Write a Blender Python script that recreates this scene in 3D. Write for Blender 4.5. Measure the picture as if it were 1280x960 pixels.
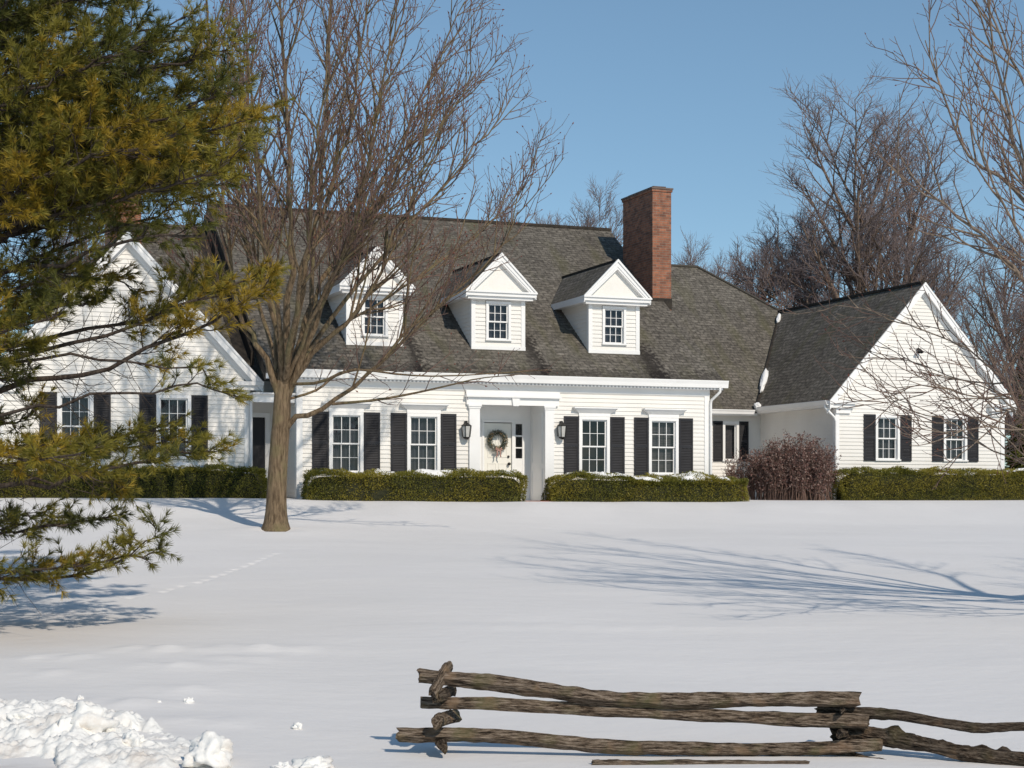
import bpy, math, random
import numpy as np
from mathutils import Vector, Matrix, noise as mnoise

# ------------------------------------------------------------------ clear
for o in list(bpy.data.objects):
    bpy.data.objects.remove(o, do_unlink=True)
scene = bpy.context.scene
COL = scene.collection
R = math.radians

# ------------------------------------------------------------------ camera
F = 2100.0            # focal length in pixels of the 1280-wide photograph
YH = 622.0            # row of the horizon
cam_d = bpy.data.cameras.new('camera')
cam_d.sensor_width = 36.0
cam_d.lens = F / 1280 * 36
cam_d.shift_y = (YH - 480) / 1280
cam_d.clip_start = 0.1
cam_d.clip_end = 3000
cam = bpy.data.objects.new('camera', cam_d)
COL.objects.link(cam)
cam.location = (0, 0, 0)
cam.rotation_euler = (R(90), 0, 0)
scene.camera = cam

# ------------------------------------------------------------------ light
SUN_EL = 36.0
SUN_AZ = 150.0        # clockwise from +Y: the sun stands behind the camera, to the right
w = bpy.data.worlds.new('World')
scene.world = w
w.use_nodes = True
nt = w.node_tree
nt.nodes.clear()
sky = nt.nodes.new('ShaderNodeTexSky')
sky.sky_type = 'NISHITA'
sky.sun_disc = False
sky.sun_elevation = R(SUN_EL)
sky.sun_rotation = R(SUN_AZ)
sky.altitude = 200
sky.air_density = 0.85
sky.dust_density = 0.0
sky.ozone_density = 4.0
gm = nt.nodes.new('ShaderNodeGamma')          # deep, even winter blue down to the tree tops
gm.inputs['Gamma'].default_value = 0.75
hs = nt.nodes.new('ShaderNodeMix')
hs.data_type = 'RGBA'; hs.blend_type = 'MULTIPLY'
hs.inputs[0].default_value = 1.0
hs.inputs[7].default_value = (1.43, 1.65, 1.64, 1)
bg = nt.nodes.new('ShaderNodeBackground')
bg.inputs['Strength'].default_value = 0.1
wo = nt.nodes.new('ShaderNodeOutputWorld')
nt.links.new(sky.outputs[0], gm.inputs['Color'])
nt.links.new(gm.outputs[0], hs.inputs[6])
nt.links.new(hs.outputs[2], bg.inputs['Color'])
nt.links.new(bg.outputs[0], wo.inputs['Surface'])
sd = bpy.data.lights.new('sun', 'SUN')
sd.energy = 3.3
sd.angle = R(0.8)
sd.color = (1.0, 0.895, 0.76)
so = bpy.data.objects.new('sun', sd)
COL.objects.link(so)
sv = Vector((math.sin(R(SUN_AZ)) * math.cos(R(SUN_EL)), math.cos(R(SUN_AZ)) * math.cos(R(SUN_EL)), math.sin(R(SUN_EL))))
so.rotation_euler = sv.to_track_quat('Z', 'Y').to_euler()
so.location = sv * 200
scene.view_settings.view_transform = 'Standard'
scene.view_settings.look = 'None'
scene.view_settings.gamma = 1
scene.view_settings.exposure = 0.0
scene.view_settings.use_curve_mapping = False

# ------------------------------------------------------------------ frames
A = math.atan2(2100, 5460)
CA, SA = math.cos(A), math.sin(A)
P0 = (5.48, 47.0)       # front right corner of the main block

def W(px, py, Y):        # the point at distance Y that stands at a pixel
    return Vector(((px - 640) / F * Y, Y, (YH - py) / F * Y))

def uof(px, D):          # house x of a column of pixels on the plane D behind the facade
    r = (px - 640) / F
    return (r * (P0[1] + CA * D) - P0[0] + SA * D) / (CA - SA * r)

def zof(px, py, D):
    u = uof(px, D)
    return (YH - py) / F * (P0[1] + SA * u + CA * D)

def h2w(u, D, z=0):
    return Vector((P0[0] + CA * u - SA * D, P0[1] + SA * u + CA * D, z))

# ------------------------------------------------------------------ materials
def new_mat(name):
    m = bpy.data.materials.new(name)
    m.use_nodes = True
    n = m.node_tree
    b = n.nodes['Principled BSDF']
    return m, n, b

def N(nt, typ, **kw):
    n = nt.nodes.new(typ)
    for k, v in kw.items():
        if k.startswith('i_'):
            key = k[2:]
            key = int(key) if key.isdigit() else key.replace('_', ' ')
            n.inputs[key].default_value = v
        else:
            setattr(n, k, v)
    return n

def ramp(nt, fac, stops):
    r = nt.nodes.new('ShaderNodeValToRGB')
    els = r.color_ramp.elements
    while len(els) < len(stops):
        els.new(0.5)
    for e, (p, c) in zip(els, stops):
        e.position = p
        e.color = (c[0], c[1], c[2], 1) if hasattr(c, '__len__') else (c, c, c, 1)
    nt.links.new(fac, r.inputs[0])
    return r.outputs[0]

def mixc(nt, fac, a, b, mode='MIX'):
    m = nt.nodes.new('ShaderNodeMix')
    m.data_type = 'RGBA'
    m.blend_type = mode
    for sock, v in ((m.inputs[0], fac), (m.inputs[6], a), (m.inputs[7], b)):
        if hasattr(v, 'is_output') or hasattr(v, 'links'):
            nt.links.new(v, sock)
        elif hasattr(v, '__len__'):
            sock.default_value = (v[0], v[1], v[2], 1)
        else:
            sock.default_value = v
    return m.outputs[2]

def noise_mat(name, c1, c2, scale=3.0, rough=0.8, bump=0.0, bscale=30.0, stretch=(1, 1, 1), detail=4, bdist=0.02, spec=0.3):
    m, n, b = new_mat(name)
    tc = N(n, 'ShaderNodeTexCoord')
    mp = N(n, 'ShaderNodeMapping')
    mp.inputs['Scale'].default_value = stretch
    n.links.new(tc.outputs['Object'], mp.inputs[0])
    nz = N(n, 'ShaderNodeTexNoise', i_Scale=scale, i_Detail=detail)
    n.links.new(mp.outputs[0], nz.inputs['Vector'])
    c = ramp(n, nz.outputs[0], [(0.3, c1), (0.7, c2)])
    n.links.new(c, b.inputs['Base Color'])
    b.inputs['Roughness'].default_value = rough
    b.inputs['Specular IOR Level'].default_value = spec
    if bump:
        n2 = N(n, 'ShaderNodeTexNoise', i_Scale=bscale, i_Detail=5)
        n.links.new(mp.outputs[0], n2.inputs['Vector'])
        bp = N(n, 'ShaderNodeBump', i_Strength=bump, i_Distance=bdist)
        n.links.new(n2.outputs[0], bp.inputs['Height'])
        n.links.new(bp.outputs[0], b.inputs['Normal'])
    return m

def math_node(nt, op, a, b=None, c=None, clamp=False):
    m = nt.nodes.new('ShaderNodeMath')
    m.operation = op
    m.use_clamp = clamp
    for i, v in enumerate((a, b, c)):
        if v is None:
            continue
        if hasattr(v, 'links'):
            nt.links.new(v, m.inputs[i])
        else:
            m.inputs[i].default_value = v
    return m.outputs[0]

def band(nt, v, lo, hi, soft):
    a = nt.nodes.new('ShaderNodeMapRange'); a.interpolation_type = 'SMOOTHSTEP'
    nt.links.new(v, a.inputs[0]); a.inputs[1].default_value = lo - soft; a.inputs[2].default_value = lo + soft
    b = nt.nodes.new('ShaderNodeMapRange'); b.interpolation_type = 'SMOOTHSTEP'
    nt.links.new(v, b.inputs[0]); b.inputs[1].default_value = hi - soft; b.inputs[2].default_value = hi + soft
    b.inputs[3].default_value = 1; b.inputs[4].default_value = 0
    return math_node(nt, 'MULTIPLY', a.outputs[0], b.outputs[0])

DORMER_X = [-9.44, -5.95, -2.5]

def shingle_mat():
    m, n, b = new_mat('asphalt_shingles')
    tc = N(n, 'ShaderNodeTexCoord')
    br = N(n, 'ShaderNodeTexBrick', i_Scale=1.0, i_Mortar_Size=0.011, i_Mortar_Smooth=0.2, i_Bias=0.0)
    br.offset = 0.37
    br.inputs['Brick Width'].default_value = 0.27
    br.inputs['Row Height'].default_value = 0.145
    br.inputs['Color1'].default_value = (0.20, 0.178, 0.15, 1)
    br.inputs['Color2'].default_value = (0.075, 0.066, 0.055, 1)
    br.inputs['Mortar'].default_value = (0.02, 0.018, 0.016, 1)
    n.links.new(tc.outputs['UV'], br.inputs['Vector'])
    n1 = N(n, 'ShaderNodeTexNoise', i_Scale=0.55, i_Detail=5)
    n.links.new(tc.outputs['UV'], n1.inputs['Vector'])
    col = mixc(n, 0.5, br.outputs[0], ramp(n, n1.outputs[0], [(0.3, (0.09, 0.08, 0.067)), (0.7, (0.165, 0.15, 0.126))]))
    n2 = N(n, 'ShaderNodeTexNoise', i_Scale=9, i_Detail=3)
    n.links.new(tc.outputs['UV'], n2.inputs['Vector'])
    col = mixc(n, 0.9, col, ramp(n, n2.outputs[0], [(0.35, 0.6), (0.65, 1.4)]), 'MULTIPLY')
    # moss running down the slope
    sp = N(n, 'ShaderNodeSeparateXYZ')
    n.links.new(tc.outputs['Object'], sp.inputs[0])
    mp = N(n, 'ShaderNodeMapping')
    mp.inputs['Scale'].default_value = (1.2, 0.25, 1)
    n.links.new(tc.outputs['UV'], mp.inputs[0])
    n3 = N(n, 'ShaderNodeTexNoise', i_Scale=1.6, i_Detail=4)
    n.links.new(mp.outputs[0], n3.inputs['Vector'])
    moss = ramp(n, n3.outputs[0], [(0.5, 0), (0.72, 0.5)])
    col = mixc(n, moss, col, (0.1, 0.095, 0.045))
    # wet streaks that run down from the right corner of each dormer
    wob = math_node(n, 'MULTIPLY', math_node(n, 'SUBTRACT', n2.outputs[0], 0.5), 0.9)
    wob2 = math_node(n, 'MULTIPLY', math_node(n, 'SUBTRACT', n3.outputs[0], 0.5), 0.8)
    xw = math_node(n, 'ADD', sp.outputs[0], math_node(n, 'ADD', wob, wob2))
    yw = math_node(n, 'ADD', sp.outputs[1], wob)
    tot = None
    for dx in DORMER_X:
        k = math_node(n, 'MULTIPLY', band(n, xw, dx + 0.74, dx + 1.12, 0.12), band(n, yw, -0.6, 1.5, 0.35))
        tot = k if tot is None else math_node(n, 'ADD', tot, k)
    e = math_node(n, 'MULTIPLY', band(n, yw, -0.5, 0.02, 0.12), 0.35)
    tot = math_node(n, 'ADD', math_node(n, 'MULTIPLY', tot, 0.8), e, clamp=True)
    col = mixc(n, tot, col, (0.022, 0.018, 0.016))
    n.links.new(col, b.inputs['Base Color'])
    b.inputs['Roughness'].default_value = 0.9
    b.inputs['Specular IOR Level'].default_value = 0.2
    saw = N(n, 'ShaderNodeSeparateXYZ')
    n.links.new(tc.outputs['UV'], saw.inputs[0])
    fr = math_node(n, 'FRACT', math_node(n, 'DIVIDE', saw.outputs[1], 0.145))
    hgt = math_node(n, 'ADD', math_node(n, 'SUBTRACT', 1.0, fr), math_node(n, 'MULTIPLY', br.outputs[1], -0.5))
    hgt = math_node(n, 'ADD', hgt, n2.outputs[0])
    bp = N(n, 'ShaderNodeBump', i_Strength=0.7, i_Distance=0.018)
    n.links.new(hgt, bp.inputs['Height'])
    n.links.new(bp.outputs[0], b.inputs['Normal'])
    return m

def brick_mat():
    m, n, b = new_mat('red_brick')
    tc = N(n, 'ShaderNodeTexCoord')
    br = N(n, 'ShaderNodeTexBrick', i_Scale=1.0, i_Mortar_Size=0.007, i_Mortar_Smooth=0.2, i_Bias=-0.1)
    br.inputs['Brick Width'].default_value = 0.215
    br.inputs['Row Height'].default_value = 0.072
    br.inputs['Color1'].default_value = (0.31, 0.12, 0.065, 1)
    br.inputs['Color2'].default_value = (0.13, 0.055, 0.037, 1)
    br.inputs['Mortar'].default_value = (0.22, 0.17, 0.13, 1)
    n.links.new(tc.outputs['UV'], br.inputs['Vector'])
    n1 = N(n, 'ShaderNodeTexNoise', i_Scale=5, i_Detail=4)
    n.links.new(tc.outputs['UV'], n1.inputs['Vector'])
    col = mixc(n, 0.6, br.outputs[0], ramp(n, n1.outputs[0], [(0.3, 0.6), (0.7, 1.5)]), 'MULTIPLY')
    n.links.new(col, b.inputs['Base Color'])
    b.inputs['Roughness'].default_value = 0.9
    bp = N(n, 'ShaderNodeBump', i_Strength=0.6, i_Distance=0.01)
    n.links.new(math_node(n, 'SUBTRACT', n1.outputs[0], br.outputs[1]), bp.inputs['Height'])
    n.links.new(bp.outputs[0], b.inputs['Normal'])
    return m

def snow_mat(name, ground=False, base=(0.79, 0.77, 0.755)):
    m, n, b = new_mat(name)
    tc = N(n, 'ShaderNodeTexCoord')
    n1 = N(n, 'ShaderNodeTexNoise', i_Scale=0.35, i_Detail=5)
    n.links.new(tc.outputs['Object'], n1.inputs['Vector'])
    col = ramp(n, n1.outputs[0], [(0.3, (base[0] * .96, base[1] * .96, base[2] * .955)), (0.7, base)])
    hsum = None
    if ground:
        sp = N(n, 'ShaderNodeSeparateXYZ')
        n.links.new(tc.outputs['Object'], sp.inputs[0])
        mp = N(n, 'ShaderNodeMapping')
        mp.inputs['Scale'].default_value = (0.6, 1.1, 1)
        n.links.new(tc.outputs['Object'], mp.inputs[0])
        n2 = N(n, 'ShaderNodeTexNoise', i_Scale=1.1, i_Detail=6, i_Roughness=0.6)
        n.links.new(mp.outputs[0], n2.inputs['Vector'])
        # dust blown from the road, in a patch below the pine
        k = math_node(n, 'MULTIPLY', band(n, math_node(n, 'ADD', sp.outputs[1], math_node(n, 'MULTIPLY', n2.outputs[0], 2.5)), 19.6, 22.6, 1.0), band(n, sp.outputs[0], -30, -4.6, 1.6))
        k = math_node(n, 'MULTIPLY', k, 0.35)
        col = mixc(n, k, col, (0.52, 0.42, 0.32))
        # bare soil by the road
        s = math_node(n, 'MULTIPLY', band(n, math_node(n, 'ADD', sp.outputs[1], math_node(n, 'MULTIPLY', n2.outputs[0], 1.2)), 10.4, 12.9, 0.25), band(n, sp.outputs[0], -14, -3.4, 0.25))
        n4 = N(n, 'ShaderNodeTexNoise', i_Scale=14, i_Detail=5)
        n.links.new(tc.outputs['Object'], n4.inputs['Vector'])
        soil = ramp(n, n4.outputs[0], [(0.35, (0.05, 0.03, 0.015)), (0.65, (0.22, 0.14, 0.08))])
        col = mixc(n, s, col, soil)
        hsum = math_node(n, 'MULTIPLY', n2.outputs[0], 2.2)
    if name == 'ploughed_snow':
        nd = N(n, 'ShaderNodeTexNoise', i_Scale=2.3, i_Detail=8, i_Roughness=0.72)
        n.links.new(tc.outputs['Object'], nd.inputs['Vector'])
        col = mixc(n, ramp(n, nd.outputs[0], [(0.5, 0), (0.68, 0.5)]), col, (0.5, 0.4, 0.32))
    n3 = N(n, 'ShaderNodeTexNoise', i_Scale=14 if not ground else 5, i_Detail=6, i_Roughness=0.6)
    n.links.new(tc.outputs['Object'], n3.inputs['Vector'])
    h = n3.outputs[0] if hsum is None else math_node(n, 'ADD', hsum, math_node(n, 'MULTIPLY', n3.outputs[0], 0.35))
    bp = N(n, 'ShaderNodeBump', i_Strength=0.6, i_Distance=0.022 if ground else 0.02)
    n.links.new(h, bp.inputs['Height'])
    n.links.new(bp.outputs[0], b.inputs['Normal'])
    n.links.new(col, b.inputs['Base Color'])
    b.inputs['Roughness'].default_value = 0.75
    b.inputs['Specular IOR Level'].default_value = 0.25
    return m

def glass_mat():
    m = bpy.data.materials.new('window_glass')
    m.use_nodes = True
    n = m.node_tree
    n.nodes.clear()
    o = N(n, 'ShaderNodeOutputMaterial')
    t = N(n, 'ShaderNodeBsdfTransparent')
    t.inputs[0].default_value = (0.76, 0.77, 0.82, 1)
    g = N(n, 'ShaderNodeBsdfGlossy', i_Roughness=0.015)
    tc = N(n, 'ShaderNodeTexCoord')
    nz = N(n, 'ShaderNodeTexNoise', i_Scale=2.2, i_Detail=1)
    n.links.new(tc.outputs['Object'], nz.inputs['Vector'])
    bp = N(n, 'ShaderNodeBump', i_Strength=0.25, i_Distance=0.02)
    n.links.new(nz.outputs[0], bp.inputs['Height'])
    n.links.new(bp.outputs[0], g.inputs['Normal'])
    fr = N(n, 'ShaderNodeFresnel', i_IOR=1.6)
    mx = N(n, 'ShaderNodeMixShader')
    n.links.new(fr.outputs[0], mx.inputs[0])
    n.links.new(t.outputs[0], mx.inputs[1])
    n.links.new(g.outputs[0], mx.inputs[2])
    n.links.new(mx.outputs[0], o.inputs[0])
    return m

def bark_mat(name, c1, c2, lichen=None):
    m, n, b = new_mat(name)
    tc = N(n, 'ShaderNodeTexCoord')
    mp = N(n, 'ShaderNodeMapping')
    mp.inputs['Scale'].default_value = (1, 1, 0.16)
    n.links.new(tc.outputs['Object'], mp.inputs[0])
    nz = N(n, 'ShaderNodeTexNoise', i_Scale=22, i_Detail=6, i_Roughness=0.65)
    n.links.new(mp.outputs[0], nz.inputs['Vector'])
    col = ramp(n, nz.outputs[0], [(0.36, c1), (0.62, c2)])
    n2 = N(n, 'ShaderNodeTexNoise', i_Scale=2.0, i_Detail=4)
    n.links.new(tc.outputs['Object'], n2.inputs['Vector'])
    if lichen:
        col = mixc(n, ramp(n, n2.outputs[0], [(0.5, 0), (0.66, 0.6)]), col, lichen)
    n.links.new(col, b.inputs['Base Color'])
    b.inputs['Roughness'].default_value = 0.9
    b.inputs['Specular IOR Level'].default_value = 0.15
    bp = N(n, 'ShaderNodeBump', i_Strength=0.9, i_Distance=0.03)
    n.links.new(nz.outputs[0], bp.inputs['Height'])
    n.links.new(bp.outputs[0], b.inputs['Normal'])
    return m

def wood_mat(name, dark=1.0):
    m, n, b = new_mat(name)
    tc = N(n, 'ShaderNodeTexCoord')
    mp = N(n, 'ShaderNodeMapping')
    mp.inputs['Scale'].default_value = (0.11, 1, 1)
    n.links.new(tc.outputs['Object'], mp.inputs[0])
    nz = N(n, 'ShaderNodeTexNoise', i_Scale=75, i_Detail=8, i_Roughness=0.75)
    n.links.new(mp.outputs[0], nz.inputs['Vector'])
    d = dark
    col = ramp(n, nz.outputs[0], [(0.40, (0.016 * d, 0.011 * d, 0.008 * d)), (0.5, (0.12 * d, 0.088 * d, 0.062 * d)), (0.64, (0.33 * d, 0.265 * d, 0.205 * d))])
    n2 = N(n, 'ShaderNodeTexNoise', i_Scale=3.1, i_Detail=5)
    n.links.new(tc.outputs['Object'], n2.inputs['Vector'])
    col = mixc(n, ramp(n, n2.outputs[0], [(0.54, 0), (0.68, 0.5)]), col, (0.14 * d, 0.13 * d, 0.06 * d))
    n3 = N(n, 'ShaderNodeTexNoise', i_Scale=6.1, i_Detail=5)
    n.links.new(tc.outputs['Object'], n3.inputs['Vector'])
    col = mixc(n, ramp(n, n3.outputs[0], [(0.58, 0), (0.72, 0.4)]), col, (0.30 * d, 0.19 * d, 0.12 * d))
    n.links.new(col, b.inputs['Base Color'])
    b.inputs['Roughness'].default_value = 0.9
    b.inputs['Specular IOR Level'].default_value = 0.15
    bp = N(n, 'ShaderNodeBump', i_Strength=1.0, i_Distance=0.02)
    n.links.new(nz.outputs[0], bp.inputs['Height'])
    n.links.new(bp.outputs[0], b.inputs['Normal'])
    return m

M = dict(
    siding=noise_mat('white_clapboard', (0.74, 0.715, 0.67), (0.79, 0.77, 0.73), 1.3, 0.55, 0.15, 60, bdist=0.004),
    trim=noise_mat('white_trim_paint', (0.79, 0.785, 0.77), (0.84, 0.835, 0.82), 2, 0.45, 0.1, 40, bdist=0.003),
    soffit=noise_mat('white_soffit', (0.7, 0.69, 0.67), (0.75, 0.74, 0.72), 2, 0.6),
    tympanum=noise_mat('cream_panel', (0.74, 0.72, 0.67), (0.79, 0.77, 0.73), 2, 0.6),
    vent=noise_mat('vent_slots', (0.38, 0.38, 0.38), (0.45, 0.45, 0.45), 2, 0.7),
    shutter=noise_mat('blue_black_shutter_paint', (0.016, 0.016, 0.019), (0.026, 0.026, 0.03), 3, 0.5),
    roof=shingle_mat(), brick=brick_mat(), glass=glass_mat(),
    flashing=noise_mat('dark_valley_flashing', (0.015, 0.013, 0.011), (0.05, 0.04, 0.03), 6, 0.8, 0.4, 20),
    cap=noise_mat('metal_chimney_cap', (0.10, 0.07, 0.06), (0.16, 0.12, 0.1), 6, 0.7),
    foundation=noise_mat('painted_foundation', (0.32, 0.33, 0.34), (0.42, 0.43, 0.43), 4, 0.85, 0.3, 20),
    room=noise_mat('dim_room', (0.02, 0.02, 0.02), (0.05, 0.045, 0.04), 1.5, 0.9),
    blind=noise_mat('grey_blind', (0.10, 0.095, 0.09), (0.17, 0.16, 0.15), 5, 0.9, 0, stretch=(1, 1, 8)),
    curtain=noise_mat('drawn_curtain', (0.04, 0.042, 0.05), (0.13, 0.13, 0.145), 9, 0.9, 0, stretch=(3, 1, 0.2)),
    door=noise_mat('white_door_paint', (0.78, 0.76, 0.69), (0.82, 0.8, 0.73), 2, 0.4),
    black=noise_mat('black_iron', (0.012, 0.012, 0.012), (0.03, 0.028, 0.026), 8, 0.4),
    lamp_glass=noise_mat('lantern_glass', (0.4, 0.4, 0.38), (0.55, 0.55, 0.52), 8, 0.15),
    step=noise_mat('red_brick_step', (0.2, 0.06, 0.035), (0.32, 0.12, 0.07), 14, 0.9, 0.3, 30),
    snow_ground=snow_mat('lawn_snow', True),
    snow=snow_mat('packed_snow', False, (0.86, 0.86, 0.85)),
    bank=snow_mat('ploughed_snow', False, (0.84, 0.83, 0.8)),
    bark=bark_mat('maple_bark', (0.075, 0.052, 0.032), (0.22, 0.16, 0.10), (0.17, 0.15, 0.075)),
    bark_grey=bark_mat('grey_bark', (0.12, 0.09, 0.07), (0.28, 0.22, 0.17)),
    bark_far=bark_mat('far_bark', (0.10, 0.07, 0.055), (0.24, 0.175, 0.13)),
    twig=noise_mat('red_brown_twigs', (0.095, 0.06, 0.05), (0.21, 0.135, 0.105), 2, 0.8),
    twig_far=noise_mat('far_twigs', (0.15, 0.12, 0.12), (0.26, 0.21, 0.205), 0.8, 0.85),
    bud=noise_mat('red_buds', (0.12, 0.035, 0.025), (0.22, 0.07, 0.045), 9, 0.7),
    needle1=noise_mat('olive_needles', (0.145, 0.13, 0.018), (0.25, 0.21, 0.03), 1.2, 0.55),
    needle2=noise_mat('green_needles', (0.065, 0.07, 0.014), (0.12, 0.12, 0.02), 1.2, 0.55),
    needle3=noise_mat('yellowing_needles', (0.25, 0.17, 0.015), (0.37, 0.26, 0.03), 1.2, 0.55),
    pine_bark=bark_mat('pine_bark', (0.035, 0.025, 0.02), (0.10, 0.08, 0.065)),
    hedge1=noise_mat('hedge_leaves', (0.095, 0.10, 0.015), (0.185, 0.175, 0.026), 4, 0.5),
    hedge2=noise_mat('olive_hedge_leaves', (0.17, 0.15, 0.02), (0.29, 0.24, 0.034), 4, 0.5),
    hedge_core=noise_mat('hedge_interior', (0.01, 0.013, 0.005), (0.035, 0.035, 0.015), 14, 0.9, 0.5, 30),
    rust=noise_mat('russet_leaves', (0.085, 0.04, 0.033), (0.19, 0.10, 0.085), 5, 0.8),
    rust2=noise_mat('bleached_russet_leaves', (0.2, 0.14, 0.12), (0.3, 0.22, 0.19), 5, 0.8),
    wreath=noise_mat('wreath_greens', (0.012, 0.022, 0.008), (0.035, 0.05, 0.016), 14, 0.6),
    cone=noise_mat('pine_cones_and_gold', (0.12, 0.07, 0.03), (0.35, 0.25, 0.13), 20, 0.6),
    ribbon=noise_mat('muted_ribbon', (0.35, 0.16, 0.13), (0.5, 0.34, 0.28), 20, 0.6),
    wood=wood_mat('weathered_split_wood'),
    wood_dark=wood_mat('dark_split_wood', 0.55),  # same split wood in a darker tone
)

def thin_leaf(m, amount):
    n = m.node_tree
    b = n.nodes['Principled BSDF']; o = n.nodes['Material Output']
    t = n.nodes.new('ShaderNodeBsdfTranslucent'); mx = n.nodes.new('ShaderNodeMixShader')
    mx.inputs[0].default_value = amount
    n.links.new(b.inputs['Base Color'].links[0].from_socket, t.inputs['Color'])
    n.links.new(b.outputs[0], mx.inputs[1]); n.links.new(t.outputs[0], mx.inputs[2])
    n.links.new(mx.outputs[0], o.inputs['Surface'])
for k_ in ('needle1', 'needle2', 'needle3', 'hedge1', 'hedge2'): thin_leaf(M[k_], .12)

# ------------------------------------------------------------------ mesh builders
def tag(o, label=None, cat=None, group=None, kind=None):
    if label: o['label'] = label
    if cat: o['category'] = cat
    if group: o['group'] = group
    if kind: o['kind'] = kind
    return o

def link(o, parent=None):
    COL.objects.link(o)
    if parent is not None:
        o.parent = parent
    return o

def empty(name, loc, rz=0.0, parent=None):
    o = bpy.data.objects.new(name, None)
    o.location = loc
    o.rotation_euler = (0, 0, rz)
    o.empty_display_size = 0.3
    return link(o, parent)

def auto_uv(me):
    n = len(me.polygons)
    if not n: return
    uv = me.uv_layers.new(name='UVMap')
    nl = len(me.loops)
    co = np.empty(len(me.vertices) * 3); me.vertices.foreach_get('co', co); co = co.reshape(-1, 3)
    vi = np.empty(nl, dtype=np.int32); me.loops.foreach_get('vertex_index', vi)
    tot = np.empty(n, dtype=np.int32); me.polygons.foreach_get('loop_total', tot)
    nr = np.empty(n * 3); me.polygons.foreach_get('normal', nr); nr = nr.reshape(-1, 3)
    t = np.cross([0, 0, 1], nr)
    ln = np.linalg.norm(t, axis=1)
    flat = ln < 0.05
    t[flat] = [1, 0, 0]; ln[flat] = 1
    t /= ln[:, None]
    b = np.cross(nr, t)
    pi = np.repeat(np.arange(n), tot)
    p = co[vi]
    out = np.stack([(p * t[pi]).sum(1), (p * b[pi]).sum(1)], 1)
    uv.data.foreach_set('uv', out.astype(np.float32).ravel())

class MB:
    def __init__(self):
        self.v = []; self.f = []; self.m = []
    def poly(self, pts, mi=0):
        k = len(self.v)
        self.v += [tuple(p) for p in pts]
        self.f.append(tuple(range(k, k + len(pts)))); self.m.append(mi)
    def box(self, x0, x1, y0, y1, z0, z1, mi=0):
        if x0 > x1: x0, x1 = x1, x0
        if y0 > y1: y0, y1 = y1, y0
        if z0 > z1: z0, z1 = z1, z0
        k = len(self.v)
        self.v += [(x0, y0, z0), (x1, y0, z0), (x1, y1, z0), (x0, y1, z0), (x0, y0, z1), (x1, y0, z1), (x1, y1, z1), (x0, y1, z1)]
        for q in ((0, 3, 2, 1), (4, 5, 6, 7), (0, 1, 5, 4), (1, 2, 6, 5), (2, 3, 7, 6), (3, 0, 4, 7)):
            self.f.append(tuple(k + i for i in q)); self.m.append(mi)
    def extrude(self, pts, d, mi=0):
        """closed prism of polygon pts moved by vector d"""
        n = len(pts); k = len(self.v)
        self.v += [tuple(p) for p in pts] + [tuple(Vector(p) + Vector(d)) for p in pts]
        self.f.append(tuple(k + i for i in range(n))); self.m.append(mi)
        self.f.append(tuple(k + n + i for i in reversed(range(n)))); self.m.append(mi)
        for i in range(n):
            j = (i + 1) % n
            self.f.append((k + j, k + i, k + n + i, k + n + j)); self.m.append(mi)
    def build(self, name, mats, parent=None, smooth=False, recalc=True):
        import bmesh
        me = bpy.data.meshes.new(name)
        me.from_pydata(self.v, [], self.f)
        if not isinstance(mats, (list, tuple)): mats = [mats]
        for q in mats: me.materials.append(q)
        me.polygons.foreach_set('material_index', self.m)
        if recalc:
            bm = bmesh.new(); bm.from_mesh(me)
            bmesh.ops.recalc_face_normals(bm, faces=bm.faces)
            bm.to_mesh(me); bm.free()
        auto_uv(me)
        if smooth:
            me.polygons.foreach_set('use_smooth', [True] * len(me.polygons))
        me.update()
        return link(bpy.data.objects.new(name, me), parent)

def fast_mesh(name, co, faces, mats, midx=None, parent=None, smooth=False):
    """faces: (n,k) int array"""
    me = bpy.data.meshes.new(name)
    nf, k = faces.shape
    me.vertices.add(len(co)); me.vertices.foreach_set('co', co.astype(np.float32).ravel())
    me.loops.add(nf * k); me.loops.foreach_set('vertex_index', faces.astype(np.int32).ravel())
    me.polygons.add(nf)
    me.polygons.foreach_set('loop_start', np.arange(0, nf * k, k, dtype=np.int32))
    me.polygons.foreach_set('loop_total', np.full(nf, k, dtype=np.int32))
    if not isinstance(mats, (list, tuple)): mats = [mats]
    for q in mats: me.materials.append(q)
    if midx is not None: me.polygons.foreach_set('material_index', midx.astype(np.int32))
    if smooth: me.polygons.foreach_set('use_smooth', np.ones(nf, dtype=bool))
    me.update(calc_edges=True)
    me.validate()
    return link(bpy.data.objects.new(name, me), parent)

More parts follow.
